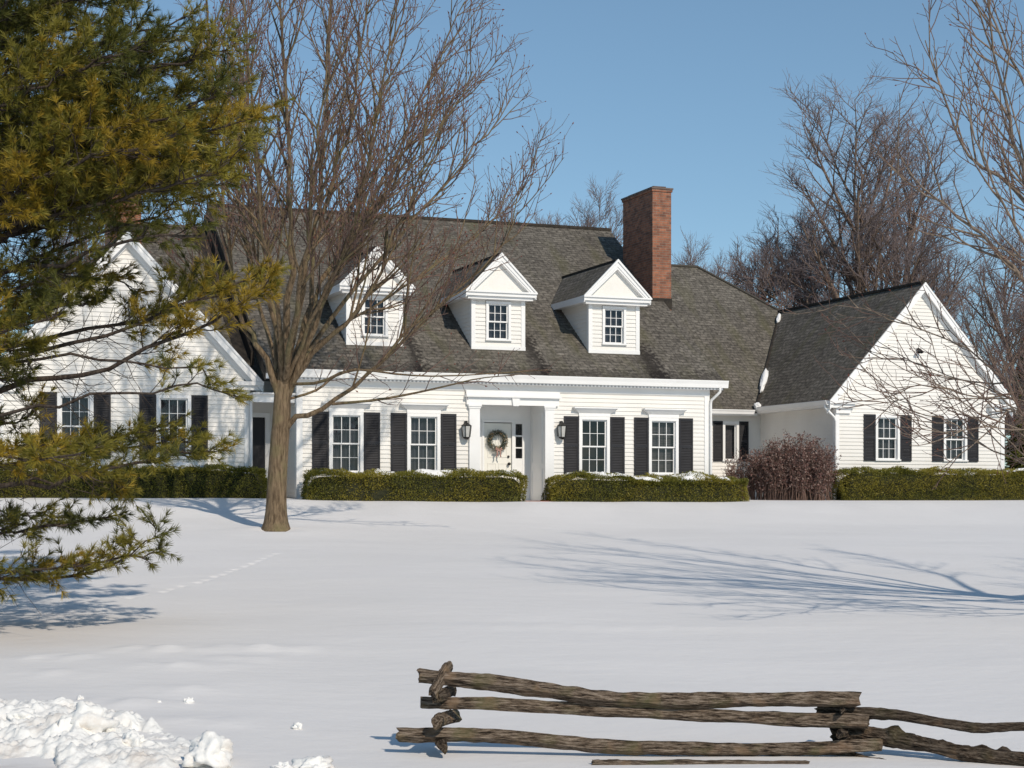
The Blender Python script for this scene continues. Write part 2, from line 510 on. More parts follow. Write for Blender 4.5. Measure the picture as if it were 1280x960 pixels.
class Tubes:
    def __init__(self): self.g = {}
    def add(self, pts, rad, sides):
        self.g.setdefault((len(pts), sides), []).append((pts, rad))
    def arrays(self):
        V = []; Fq = []; base = 0
        for (n, k), lst in self.g.items():
            P = np.array([a for a, _ in lst], dtype=float)       # m,n,3
            Rr = np.array([b for _, b in lst], dtype=float)      # m,n
            m = len(P)
            T = np.gradient(P, axis=1)
            T /= np.linalg.norm(T, axis=2, keepdims=True) + 1e-9
            ov = P[:, -1] - P[:, 0]
            ax = np.zeros((m, 3)); ax[np.arange(m), np.argmin(np.abs(ov), axis=1)] = 1
            n1 = np.cross(T, ax[:, None, :]); n1 /= np.linalg.norm(n1, axis=2, keepdims=True) + 1e-9
            n2 = np.cross(T, n1)
            an = np.arange(k) * 2 * math.pi / k
            ring = n1[:, :, None, :] * np.cos(an)[None, None, :, None] + n2[:, :, None, :] * np.sin(an)[None, None, :, None]
            ring = P[:, :, None, :] + ring * Rr[:, :, None, None]
            V.append(ring.reshape(-1, 3))
            i = np.arange(m)[:, None, None] * n * k; s = np.arange(n - 1)[None, :, None] * k; c = np.arange(k)[None, None, :]; c2 = (c + 1) % k
            q = np.stack([i + s + c, i + s + c2, i + s + k + c2, i + s + k + c], -1).reshape(-1, 4) + base
            Fq.append(q)
            base += m * n * k
        return np.concatenate(V), np.concatenate(Fq)
    def build(self, name, mat, parent=None, origin=None):
        co, fa = self.arrays()
        if origin is not None: co = co - np.array(origin)
        return fast_mesh(name, co, fa, mat, parent=parent, smooth=True)

# ------------------------------------------------------------------ ground
QT = [(-120, -3.6), (-80, -3.0), (-44, -2.35), (-31, -1.97), (-24, -1.57), (-16, -1.11), (-10, -0.80), (-7.6, -0.68), (-4, -0.34), (-2, -0.15), (0, -0.1), (5, -0.05), (60, 0.0), (2000, 0.0)]
qx = np.array([a for a, b in QT], float); qz = np.array([b for a, b in QT], float)
# smooth the profile
_gx = np.linspace(-120, 200, 3201); _gz = np.interp(_gx, qx, qz)
_k = np.hanning(31); _k /= _k.sum()
_gz = np.convolve(np.pad(_gz, 15, mode='edge'), _k, 'valid')

def ground_z(x, y):
    x = np.asarray(x, float); y = np.asarray(y, float)
    t = np.clip((y - 20) / 22, 0, 1); k = 0.385 * t * t * (3 - 2 * t)
    xx = np.clip(x, -16, 14)
    q = y - 44 - k * xx
    z = np.interp(q, _gx, _gz)
    left = np.clip((-x - 1) / 6, 0, 1) * np.clip((q + 5) / 4, 0, 1) * np.clip((20 - q) / 10, 0, 1)
    z = z + 0.09 * left
    z = z + 0.03 * np.sin(x * 0.45 + 1.3) * np.sin(y * 0.3 + 0.5) * np.clip((44 - y) / 8, 0, 1)
    z = z + (0.012 * np.sin(x * 1.3 + y * 0.4) + 0.006 * np.sin(y * 2.1 + 1.9 * np.sin(x * .35) + x * .2) + .002 * np.sin(y * 3.9 + x * .8 + 2 * np.sin(x * .9))) * np.clip((44 - y) / 8, 0, 1)
    z = z + (.03 * np.sin(x * .8 + 1) + .022 * np.sin(x * 1.9 + y * .3) + .012 * np.sin(x * 4.1)) * np.exp(-((q + 2.6) / 1.6) ** 2)
    # swell of snow around the foot of the maple
    d2 = (x + 4.78) ** 2 + ((y - 34.0) * 1.1) ** 2
    z = z + 0.10 * np.exp(-d2 / 1.1) - 0.12 * np.exp(-d2 / .16)
    return z

def gz(x, y): return float(ground_z(x, y))

def axis(ranges):
    out = [ranges[0][0]]
    for a, b, s in ranges:
        n = max(1, int(round((b - a) / s)))
        out += list(np.linspace(a, b, n + 1)[1:])
    return np.array(out)

def build_ground():
    xs = axis([(-900, -60, 60), (-60, -16, 2), (-16, -5.7, 0.14), (-5.7, -3.4, 0.045), (-3.4, 12, 0.14), (12, 60, 2), (60, 900, 60)])
    ys = axis([(-60, 8, 2), (8, 22.6, 0.13), (22.6, 30.8, 0.05), (30.8, 44, 0.16), (44, 80, 1), (80, 140, 4), (140, 1500, 80)])
    X, Y = np.meshgrid(xs, ys)
    Z = ground_z(X, Y)
    # small tracks that cross the lawn
    rng = random.Random(4)
    a = Vector((-5.25, 23.3)); b = Vector((-4.0, 29.6)); n = 17
    for i in range(n):
        t = i / (n - 1)
        p = a.lerp(b, t) + Vector((0.10 * math.sin(t * 5), 0))
        cx = p.x + rng.uniform(-.05, .05); cy = p.y + rng.uniform(-.06, .06)
        e = np.exp(-(((X - cx) / 0.05) ** 2 + ((Y - cy) / 0.07) ** 2))
        Z = Z - 0.045 * e * rng.uniform(.6, 1.2)
    # crusty patches that catch the sun, lower left
    for (px, py, wx, amp) in ((70, 822, .42, .035), (200, 812, .55, .04), (235, 832, .5, .035), (340, 810, .6, .05), (310, 824, .45, .03), (60, 842, .4, .02), (230, 862, .35, .03), (150, 880, .5, .04), (270, 902, .5, .03), (760, 776, 2.2, .015)):
        Yp = 17.0
        for _ in range(12):
            Yp = -gz((px - 640) / F * Yp, Yp) * F / (py - YH)
        cx = (px - 640) / F * Yp
        e = np.exp(-(((X - cx) / wx) ** 2 + ((Y - Yp) / 0.22) ** 2))
        jag = 0.6 + 0.4 * np.sin(X * 9 + Y * 5) * np.sin(X * 4.3 - Y * 11)
        Z = Z + amp * e * jag * 1.6
    nx, ny = len(xs), len(ys)
    co = np.stack([X, Y, Z], -1).reshape(-1, 3)
    i = np.arange(ny - 1)[:, None] * nx; j = np.arange(nx - 1)[None, :]
    fa = np.stack([i + j, i + j + 1, i + j + nx + 1, i + j + nx], -1).reshape(-1, 4)
    o = fast_mesh('ground', co, fa, M['snow_ground'], smooth=True)
    tag(o, kind='structure')
build_ground()

# ------------------------------------------------------------------ the house
H = empty('house', (P0[0], P0[1], 0), A)
tag(H, 'long white clapboard house with grey shingle roof, three dormers and two gabled wings', 'house')

EXP = 0.112   # clapboard exposure
def clapboard(mb, x0, x1, z0, z1, y, openings=(), top=None, axis_='x', out=-1, mi=0):
    """sawtooth courses on the plane y; top(x_lo,x_hi,z) -> clipped interval; openings (xa,xb,za,zb)"""
    n = int(math.ceil((z1 - z0) / EXP))
    def P(x, d, z):
        return (x, y + out * d, z) if axis_ == 'x' else (y + out * d, x, z)
    for i in range(n):
        za = z0 + i * EXP; zb = min(za + EXP, z1)
        # split this course at opening edges in z
        cuts = sorted({za, zb} | {q for o in openings for q in (o[2], o[3]) if za < q < zb})
        for ca, cb in zip(cuts[:-1], cuts[1:]):
            if cb - ca < 1e-4: continue
            zm = (ca + cb) / 2
            ivs = [(x0, x1)]
            for (xa, xb, oa, ob) in openings:
                if oa < zm < ob:
                    nv = []
                    for (p, q) in ivs:
                        if xb <= p or xa >= q: nv.append((p, q)); continue
                        if p < xa: nv.append((p, xa))
                        if xb < q: nv.append((xb, q))
                    ivs = nv
            da = 0.021 * (1 - (ca - za) / EXP) + 0.002; db = 0.021 * (1 - (cb - za) / EXP) + 0.002
            for (p, q) in ivs:
                pa, qa, pb, qb = p, q, p, q
                if top:
                    la, ra = top(ca); lb, rb = top(cb)
                    pa, qa, pb, qb = max(p, la), min(q, ra), max(p, lb), min(q, rb)
                    if qa <= pa: continue
                    if qb < pb: pb = qb = (pb + qb) / 2
                mb.poly([P(pa, da, ca), P(qa, da, ca), P(qb, db, cb), P(pb, db, cb)], mi)
                if ca == za:
                    mb.poly([P(pa, 0.0, ca), P(qa, 0.0, ca), P(qa, da, ca), P(pa, da, ca)], mi)

def box_obj(name, boxes, mat, parent):
    mb = MB()
    for b in boxes: mb.box(*b)
    return mb.build(name, mat, parent)

WIN_OPEN = {}
def window(cx, y, z0, z1, wd, parent, cols=3, rows=2, sashes=2, casing=0.085, inner='curtain', name='window', cornice=False, sub=False, crown=True):
    """opening cx +- wd/2, z0..z1 in the wall plane y (front is -y)"""
    x0, x1 = cx - wd / 2, cx + wd / 2
    mb = MB()
    c = casing; p = 0.045
    mb.box(x0 - c, x0, y - p, y + 0.02, z0, z1)
    mb.box(x1, x1 + c, y - p, y + 0.02, z0, z1)
    mb.box(x0 - c, x1 + c, y - p - .004, y + 0.02, z1, z1 + c)
    mb.box(x0 - c - .02, x1 + c + .02, y - p - .035, y + 0.02, z0 - 0.045, z0)
    # jambs
    mb.box(x0 - .02, x0 - .001, y + .02, y + 0.14, z0, z1); mb.box(x1 + .001, x1 + .02, y + .02, y + 0.14, z0, z1)
    mb.box(x0 - .02, x1 + .02, y + .02, y + 0.14, z1 + .001, z1 + .02); mb.box(x0 - .02, x1 + .02, y + .02, y + 0.14, z0 - .02, z0 - .001)
    if cornice:
        mb.box(x0 - c - .01, x1 + c + .01, y - .055, y + .02, z1 + c + .001, z1 + c + .09)
        # flared crown
        a = z1 + c + .092; xo = .16; yo = .13
        L0, L1 = x0 - c - .03, x1 + c + .03
        v = [(L0, y - .06, a), (L1, y - .06, a), (L1, y, a), (L0, y, a), (L0 - xo, y - .06 - yo, a + .12), (L1 + xo, y - .06 - yo, a + .12), (L1 + xo, y, a + .12), (L0 - xo, y, a + .12)]
        k = len(mb.v); mb.v += v
        for q in ((0, 3, 2, 1), (4, 5, 6, 7), (0, 1, 5, 4), (1, 2, 6, 5), (2, 3, 7, 6), (3, 0, 4, 7)):
            mb.f.append(tuple(k + i for i in q)); mb.m.append(0)
        mb.box(L0 - xo - .012, L1 + xo + .012, y - .06 - yo - .012, y + .0, a + .121, a + .155)
    fr = mb.build(name if not sub else 'window_frame', M['trim'], parent)
    host = fr if not sub else parent
    zm = (z0 + z1) / 2
    parts = [(z0, zm + .018, y + .055), (zm - .018, z1, y + .02)] if sashes == 2 else [(z0, z1, y + .03)]
    for (a, b, yy) in parts:
        s = MB(); t = 0.038; g = 0.013
        s.box(x0, x0 + t, yy, yy + .03, a, b); s.box(x1 - t, x1, yy, yy + .03, a, b)
        s.box(x0 + t, x1 - t, yy, yy + .03, a, a + t); s.box(x0 + t, x1 - t, yy, yy + .03, b - t, b)
        for i in range(1, cols):
            xx = x0 + t + (x1 - x0 - 2 * t) * i / cols
            s.box(xx - g / 2 - .002, xx + g / 2 + .002, yy + .004, yy + .026, a + t, b - t)
        for i in range(1, rows):
            zz = a + t + (b - a - 2 * t) * i / rows
            s.box(x0 + t, x1 - t, yy + .006, yy + .024, zz - g / 2, zz + g / 2)
        s.build('sash', M['trim'], host)
        gl = MB()
        gl.poly([(x0 + t, yy + .015, a + t), (x1 - t, yy + .015, a + t), (x1 - t, yy + .015, b - t), (x0 + t, yy + .015, b - t)])
        gl.build('pane', M['glass'], host, recalc=False)
    # what is seen behind the glass
    bb = MB()
    if inner == 'curtain':
        n = 26
        for i in range(n):
            xa = x0 - .02 + (wd + .04) * i / n; xb = x0 - .02 + (wd + .04) * (i + 1) / n
            ya = y + .17 + .02 * math.sin(i * 1.7); yb = y + .17 + .02 * math.sin((i + 1) * 1.7)
            bb.poly([(xa, ya, z0 - .02), (xb, yb, z0 - .02), (xb, yb, z1 + .02), (xa, ya, z1 + .02)])
        bb.build('curtain', M['curtain'], host, recalc=False)
    elif inner == 'blind':
        n = int((z1 - z0) / .05)
        for i in range(n):
            za = z0 + i * .05
            bb.poly([(x0 - .02, y + .16, za), (x1 + .02, y + .16, za), (x1 + .02, y + .185, za + .048), (x0 - .02, y + .185, za + .048)])
        bb.box(x0 - .02, x1 + .02, y + .2, y + .21, z0 - .02, z1 + .02)
        bb.build('blind', M['blind'], host)
    else:
        bb.box(x0 - .02, x1 + .02, y + .5, y + .51, z0 - .02, z1 + .02)
        bb.box(x0 - .021, x0 - .02, y + .14, y + .5, z0 - .02, z1 + .02); bb.box(x1 + .02, x1 + .021, y + .14, y + .5, z0 - .02, z1 + .02)
        bb.box(x0 - .02, x1 + .02, y + .14, y + .5, z1 + .02, z1 + .021); bb.box(x0 - .02, x1 + .02, y + .14, y + .5, z0 - .021, z0 - .02)
        bb.build('room', M['room'], host)
    return (x0, x1, z0, z1), fr

def shutter(x0, x1, y, z0, z1, parent):
    mb = MB(); t = .05; yy = y - .05
    mb.box(x0, x0 + t, yy, y - .016, z0, z1); mb.box(x1 - t, x1, yy, y - .016, z0, z1)
    zm = z0 + (z1 - z0) * .5
    for (a, b) in ((z0, z0 + .09), (zm - .04, zm + .04), (z1 - .07, z1)):
        mb.box(x0 + t, x1 - t, yy, y - .016, a, b)
    for (a, b) in ((z0 + .09, zm - .04), (zm + .04, z1 - .07)):
        n = max(2, int((b - a) / .042))
        for i in range(n):
            za = a + (b - a) * i / n; zb = a + (b - a) * (i + 1) / n
            mb.poly([(x0 + t, yy + .006, za), (x1 - t, yy + .006, za), (x1 - t, y - .02, zb), (x0 + t, y - .02, zb)])
            mb.poly([(x0 + t, yy + .006, za), (x1 - t, yy + .006, za), (x1 - t, yy + .012, za - .004), (x0 + t, yy + .012, za - .004)])
    mb.box(x0 + t, x1 - t, y - .018, y - .0165, z0 + .09, z1 - .07)
    return mb.build('shutter', M['shutter'], parent)

ZB = -0.32                      # foot of every wall, under the snow
EAVE_Z, RIDGE_Y, RIDGE_Z = 3.27, 7.45, 8.60
OV = 0.22
SL = (RIDGE_Z - EAVE_Z) / (RIDGE_Y + OV)
def roof_z(y): return EAVE_Z + SL * (y + OV)
def roof_y(z): return (z - EAVE_Z) / SL - OV

def main_block():
    opens = []
    ws = []
    for px, inner in ((432.5, 'curtain'), (529.3, 'curtain'), (742.5, 'room'), (829, 'blind')):
        ws.append((uof(px, 0), inner))
    z0, z1 = 0.66, 2.12
    for cx, inner in ws:
        o, _ = window(cx, 0, z0, z1, .74, H, inner=inner, cornice=True)
        opens.append((o[0] - .08, o[1] + .08, o[2] - .04, o[3] + .08))
        for s in (-1, 1):
            a = cx + s * (.37 + .10); b = a + s * .43
            shutter(min(a, b), max(a, b), 0, z0 - .04, z1 + .085, H)
    dx0, dx1 = uof(598.5, 0), uof(680, 0)
    opens.append((dx0, dx1, ZB, 2.5))
    mb = MB()
    clapboard(mb, -11.6, -.12, ZB, 2.84, 0, opens)
    clapboard(mb, 0.0, 1.5, ZB, 3.9, -11.72, (), axis_='y', out=-1)
    # hidden sides, plain
    mb.poly([(0, 0, ZB), (0, 14.9, ZB), (0, 14.9, 2.9), (0, RIDGE_Y, RIDGE_Z - .3), (0, 0, 3.2)])
    mb.poly([(-11.72, 1.5, ZB), (-11.72, 14.9, ZB), (-11.72, 14.9, 2.9), (-11.72, RIDGE_Y, RIDGE_Z - .3), (-11.72, 1.5, 3.9)])
    mb.poly([(-11.72, 14.9, ZB), (0, 14.9, ZB), (0, 14.9, 2.9), (-11.72, 14.9, 2.9)])
    mb.build('wall', M['siding'], H, recalc=False)
    box_obj('corner_board', [(-11.76, -11.6, -.035, .14, ZB, 2.84)], M['trim'], H)
    box_obj('corner_board', [(-.12, .035, -.035, .14, ZB, 2.84)], M['trim'], H)
    box_obj('frieze_board', [(-11.76, .035, -.045, -.002, 2.84, 3.05)], M['trim'], H)
    # soffit with vent slots
    mb = MB()
    mb.box(-12.55, .33, -.218, -.003, 3.05, 3.075, 0)
    for i in range(118):
        x = -12.4 + i * .107
        mb.box(x, x + .05, -.2535, -.2505, 3.003, 3.045, 1)
    mb.build('soffit', [M['soffit'], M['vent']], H)
    return dx0, dx1
DX0, DX1 = main_block()

def gutter_x(x0, x1, y, z, d=.13, h=.15, slope=0, name='gutter'):
    mb = MB()
    prof = [(y, z - h), (y - d * .6, z - h), (y - d * .75, z - h * .5), (y - d, z - .02), (y - d, z), (y - d + .015, z), (y - d + .015, z - .02), (y - d * .6, z - h + .02), (y - .0, z - h + .02)]
    mb.extrude([(x0, a, b) for a, b in prof], (x1 - x0, 0, slope))
    mb.build(name, M['trim'], H)

def roofs():
    t = .10
    # main roof
    mb = MB()
    xl, xr = -12.6, .35
    prof = [(-.27, roof_z(-.27) + .03), (RIDGE_Y, RIDGE_Z + .03), (15.17, roof_z(-.27) + .03), (15.17, roof_z(-.27) - t), (RIDGE_Y, RIDGE_Z - t), (-.27, roof_z(-.27) - t)]
    k = len(mb.v)
    mb.extrude([(xl, a, b) for a, b in prof], (xr - xl, 0, 0))
    r = mb.build('roof', M['roof'], H)
    r['label'] = 'grey shingle roof of the middle block'
    box_obj('ridge_cap', [(xl - .01, xr + .01, RIDGE_Y - .12, RIDGE_Y + .12, RIDGE_Z - .03, RIDGE_Z + .055)], M['flashing'], H)
    # fascia and rake boards
    box_obj('fascia', [(xl, xr, -.25, -.22, 3.0, roof_z(-.25) - t - .002)], M['trim'], H)
    gutter_x(xl + .2, xr + .12, -.252, 3.255, .11, .2)
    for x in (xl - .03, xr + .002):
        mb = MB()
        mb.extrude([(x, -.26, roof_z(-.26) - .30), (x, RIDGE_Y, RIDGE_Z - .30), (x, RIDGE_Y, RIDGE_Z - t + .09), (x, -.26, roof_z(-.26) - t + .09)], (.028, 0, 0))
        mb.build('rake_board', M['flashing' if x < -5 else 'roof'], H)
    # lower roof left of the middle block
    d = .62
    mb = MB()
    prof = [(1.0, roof_z(1.0) - d), (RIDGE_Y, RIDGE_Z - d), (13.9, roof_z(1.0) - d), (13.9, roof_z(1.0) - d - t), (RIDGE_Y, RIDGE_Z - d - t), (1.0, roof_z(1.0) - d - t)]
    mb.extrude([(-15.35, a, b) for a, b in prof], (2.7, 0, 0))
    r = mb.build('roof', M['roof'], H); r['label'] = 'lower shingle roof behind the left gable'
    # dark step face, and a dark strip beside it on the lower roof
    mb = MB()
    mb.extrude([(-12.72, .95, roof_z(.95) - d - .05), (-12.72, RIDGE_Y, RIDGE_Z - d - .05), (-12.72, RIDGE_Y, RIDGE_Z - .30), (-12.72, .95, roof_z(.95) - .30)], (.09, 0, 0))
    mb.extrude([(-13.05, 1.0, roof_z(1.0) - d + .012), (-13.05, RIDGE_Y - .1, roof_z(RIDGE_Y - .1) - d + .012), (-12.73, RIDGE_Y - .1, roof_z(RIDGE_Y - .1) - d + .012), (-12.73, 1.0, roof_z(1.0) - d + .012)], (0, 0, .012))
    mb.build('dark_step_strip', M['flashing'], H)
    # roof block at the right, behind, hipped
    cz = lambda y: 2.90 + .845 * (y - 6.2)
    mb = MB()
    f1 = [(-.0, 6.12, cz(6.12)), (4.98, 6.12, cz(6.12)), (8.44, 10.6, cz(10.6)), (6.2, 12.63, cz(12.63)), (0, 12.63, cz(12.63))]
    mb.extrude([(x, y, z - t) for x, y, z in f1], (0, 0, t + .02))
    f2 = [(6.2, 12.63, cz(12.63)), (8.44, 10.6, cz(10.6)), (11.4, 10.6, 4.37), (11.4, 19, 4.37), (6.2, 19, cz(12.63))]
    mb.poly(f2)
    mb.poly([(0, 12.63, cz(12.63)), (6.2, 12.63, cz(12.63)), (6.2, 19, 2.95), (0, 19, 2.95)])
    r = mb.build('roof', M['roof'], H); r['label'] = 'hipped shingle roof right of the chimney'
    a, b = Vector((6.2, 12.63, cz(12.63) + .05)), Vector((8.44, 10.6, cz(10.6) + .05))
    tb = Tubes(); tb.add([a, a.lerp(b, .5), b], [.05, .05, .05], 6); tb.add([Vector((.3, 12.63, cz(12.63) + .04)), Vector((3, 12.63, cz(12.63) + .04)), a], [.05] * 3, 6)
    tb.build('hip_cap', M['roof'], H)
    a, b = Vector((4.98, 6.12, cz(6.12) + .03)), Vector((8.44, 10.6, cz(10.6) + .035))
    tb = Tubes(); tb.add([a, a.lerp(b, .3), a.lerp(b, .7), b], [.085, .075, .06, .04], 6)
    tb.build('valley_flashing', M['flashing'], H)
roofs()

def gable_wing(x0, x1, yf, yb, eave_z, ridge_z, wins, win_z, sides, label, ridge_back, valley=None, inner='curtain'):
    cx = (x0 + x1) / 2; half = (x1 - x0) / 2; oh = .34; fo = .2
    s = (ridge_z - eave_z) / (half + oh)
    zr = lambda x: ridge_z - s * abs(x - cx)
    t = .09
    opens = []
    for px in wins:
        c = uof(px, yf)
        o, _ = window(c, yf, win_z[0], win_z[1], .70, H, inner=inner)
        opens.append((o[0] - .08, o[1] + .08, o[2] - .04, o[3] + .08))
        for q in (-1, 1):
            a = c + q * (.35 + .095); b = a + q * .41
            shutter(min(a, b), max(a, b), yf, win_z[0] - .05, win_z[1] + .09, H)
    mb = MB()
    top = lambda z: (cx - (ridge_z - .16 - z) / s, cx + (ridge_z - .16 - z) / s)
    clapboard(mb, x0 + .1, x1 - .1, ZB, ridge_z - .18, yf, opens, top=top)
    if 'left' in sides:
        clapboard(mb, yf + .0, yb, ZB, eave_z + .12, x0, (), axis_='y', out=-1)
    else:
        mb.poly([(x0, yf, ZB), (x0, yb, ZB), (x0, yb, eave_z + .2), (x0, yf, eave_z + .2)])
    mb.poly([(x1, yf, ZB), (x1, yb, ZB), (x1, yb, eave_z + .2), (x1, yf, eave_z + .2)])
    mb.build('wall', M['siding'], H, recalc=False)
    for x in (x0, x1):
        q = 1 if x == x0 else -1
        box_obj('corner_board', [(x - q * .035, x + q * .1, yf - .035, yf + .12, ZB, eave_z - .06)], M['trim'], H)
    # roof
    mb = MB()
    prof = [(x0 - oh, eave_z), (cx, ridge_z), (x1 + oh, eave_z), (x1 + oh, eave_z - t), (cx, ridge_z - t * 1.2), (x0 - oh, eave_z - t)]
    if valley is None:
        mb.extrude([(a, yf - fo, b) for a, b in prof], (0, ridge_back - yf + fo, 0))
    else:
        ye, = valley
        A_ = [(x0 - oh, yf - fo, eave_z), (cx, yf - fo, ridge_z), (cx, ridge_back, ridge_z), (x0 - oh, ye, eave_z)]
        mb.extrude([(a, b, c - t) for a, b, c in A_], (0, 0, t))
        B_ = [(x1 + oh, yf - fo, eave_z), (cx, yf - fo, ridge_z), (cx, ridge_back + 3, ridge_z), (x1 + oh, ridge_back + 3, eave_z)]
        mb.extrude([(a, b, c - t) for a, b, c in B_], (0, 0, t))
    r = mb.build('roof', M['roof'], H); r['label'] = label
    box_obj('ridge_cap', [(cx - .09, cx + .09, yf - fo, ridge_back, ridge_z - .05, ridge_z + .025)], M['flashing'], H)
    # rake boards: wide flat board, then a thin crown under the shingles
    for q in (-1, 1):
        e = half + oh
        pe = Vector((cx + q * e, 0, eave_z)); pr = Vector((cx, 0, ridge_z))
        for (d0, d1, ya, yb2) in ((.02, .10, yf - fo - .045, yf - fo), (.10, .30, yf - fo - .02, yf - fo + .02), (.24, .42, yf - .05, yf - .017)):
            mb = MB()
            mb.extrude([(pe.x, ya, pe.z - d0), (pr.x, ya, pr.z - d0), (pr.x, ya, pr.z - d1), (pe.x, ya, pe.z - d1)], (0, yb2 - ya, 0))
            mb.build('rake_board', M['trim'], H)
        mb = MB()  # raking soffit
        mb.extrude([(pe.x, yf - fo + .021, pe.z - .20), (pr.x, yf - fo + .021, pr.z - .20), (pr.x, yf - fo + .021, pr.z - .23), (pe.x, yf - fo + .021, pe.z - .23)], (0, fo - .024, 0))
        mb.build('rake_soffit', M['soffit'], H)
        # cornice return
        xa = cx + q * (half + oh + .02); xb = cx + q * (half - .62)
        box_obj('cornice_return', [(xa, xb, yf - fo - .06, yf - .002, eave_z - .12, eave_z - .02),
                                   (xa - q * .06, xb + q * .06, yf - fo + .02, yf - .002, eave_z - .24, eave_z - .121),
                                   (cx + q * (half + .04), xb + q * .14, yf - .09, yf - .002, eave_z - .40, eave_z - .241)], M['trim'], H)
    if 'left' in sides:
        box_obj('fascia', [(x0 - oh - .01, x0 - oh + .02, yf - fo + .05, yb - .4, eave_z - .22, eave_z - t + .0)], M['trim'], H)
        box_obj('soffit', [(x0 - oh + .021, x0 - .02, yf + .0, yb - .01, eave_z - .22, eave_z - .2)], M['soffit'], H)
        mb = MB(); d = .12; h = .14; z = eave_z - .02; x = x0 - oh - .011
        prof = [(x, z - h), (x - d * .6, z - h), (x - d, z - .02), (x - d, z), (x - d + .015, z), (x - d * .6, z - h + .02), (x, z - h + .02)]
        mb.extrude([(a, yf - fo + .02, b) for a, b in prof], (0, yb - .45 - yf + fo - .02, 0))
        mb.build('gutter', M['trim'], H)

gable_wing(5.39, 11.49, 2.0, 6.6, 2.95, 6.65, (1109, 1193.5), (1.17, 2.45), ('left',), 'shingle roof of the right gabled wing', 10.6, valley=(6.2,))
gable_wing(-18.96, -12.86, .65, 6.0, 2.98, 6.65, (94, 217), (1.02, 2.5), (), 'shingle roof of the left gabled wing', 12.0)

def downspout(pts, parent=H, r=.038):
    tb = Tubes(); tb.add([Vector(p) for p in pts], [r] * len(pts), 6)
    return tb.build('downspout', M['trim'], parent)
# main block, right corner
downspout([(.22, -.31, 3.06), (.22, -.31, 2.95), (.16, -.24, 2.86), (.06, -.10, 2.72), (.05, -.075, 2.62), (.05, -.075, .2), (.05, -.075, ZB)])
# right wing, left corner
downspout([(4.99, 1.98, 2.83), (4.99, 1.98, 2.72), (5.08, 1.94, 2.62), (5.30, 1.93, 2.42), (5.345, 1.92, 2.3), (5.345, 1.92, ZB)], r=.042)
# left wing, right corner
downspout([(-12.48, .62, 2.86), (-12.48, .62, 2.74), (-12.6, .55, 2.6), (-12.8, .54, 2.45), (-12.80, .54, 2.3), (-12.80, .54, ZB)])

def recess_and_connector():
    # entry between the left wing and the middle block
    mb = MB()
    ox0, ox1 = uof(313, 1.5), uof(333, 1.5)
    clapboard(mb, -12.86, -11.72, ZB, 3.05, 1.5, [(ox0, ox1, ZB, 2.15)])
    mb.build('wall', M['siding'], H, recalc=False)
    box_obj('porch_ceiling', [(-12.86, -11.77, -.0, 1.48, 2.62, 2.66)], M['soffit'], H)
    box_obj('porch_beam', [(-12.83, -11.765, .1, .24, 2.42, 2.66)], M['trim'], H)
    d = box_obj('side_door', [(ox0 + .04, ox1 - .04, 1.53, 1.57, ZB, 2.1)], M['shutter'], H)
    d['label'] = 'dark side door between the left wing and the middle block'
    box_obj('door_frame', [(ox0 - .08, ox0 + .04, 1.46, 1.54, ZB, 2.1), (ox1 - .04, ox1 + .08, 1.46, 1.54, ZB, 2.1), (ox0 - .08, ox1 + .08, 1.455, 1.54, 2.1, 2.22)], M['trim'], H)
    # connector right of the middle block
    y = 6.6
    cx = uof(913, y)
    z0, z1 = zof(913, 575, y), zof(913, 530, y)
    mb = MB()
    o, _ = window(cx, y, z0, z1, .42, H, cols=1, rows=1, sashes=1, inner='blind')
    clapboard(mb, 0.0, 5.39, ZB, 2.8, y, [(o[0] - .08, o[1] + .08, o[2] - .04, o[3] + .08)])
    mb.build('wall', M['siding'], H, recalc=False)
    for q in (-1, 1):
        a = cx + q * .305; b = a + q * .34
        shutter(min(a, b), max(a, b), y, z0 - .05, z1 + .09, H)
    box_obj('fascia', [(0.0, 5.03, 6.17, 6.2, 2.66, 2.82)], M['trim'], H)
    gutter_x(0.0, 4.9, 6.168, 2.84, .12, .14)
    box_obj('soffit', [(0.0, 5.03, 6.201, 6.59, 2.66, 2.68)], M['soffit'], H)
    # foundations
    box_obj('foundation', [(-11.62, DX0 - .2, -.03, -.018, ZB, .28), (DX1 + .15, -.13, -.03, -.018, ZB, .28)], M['foundation'], H)
recess_and_connector()

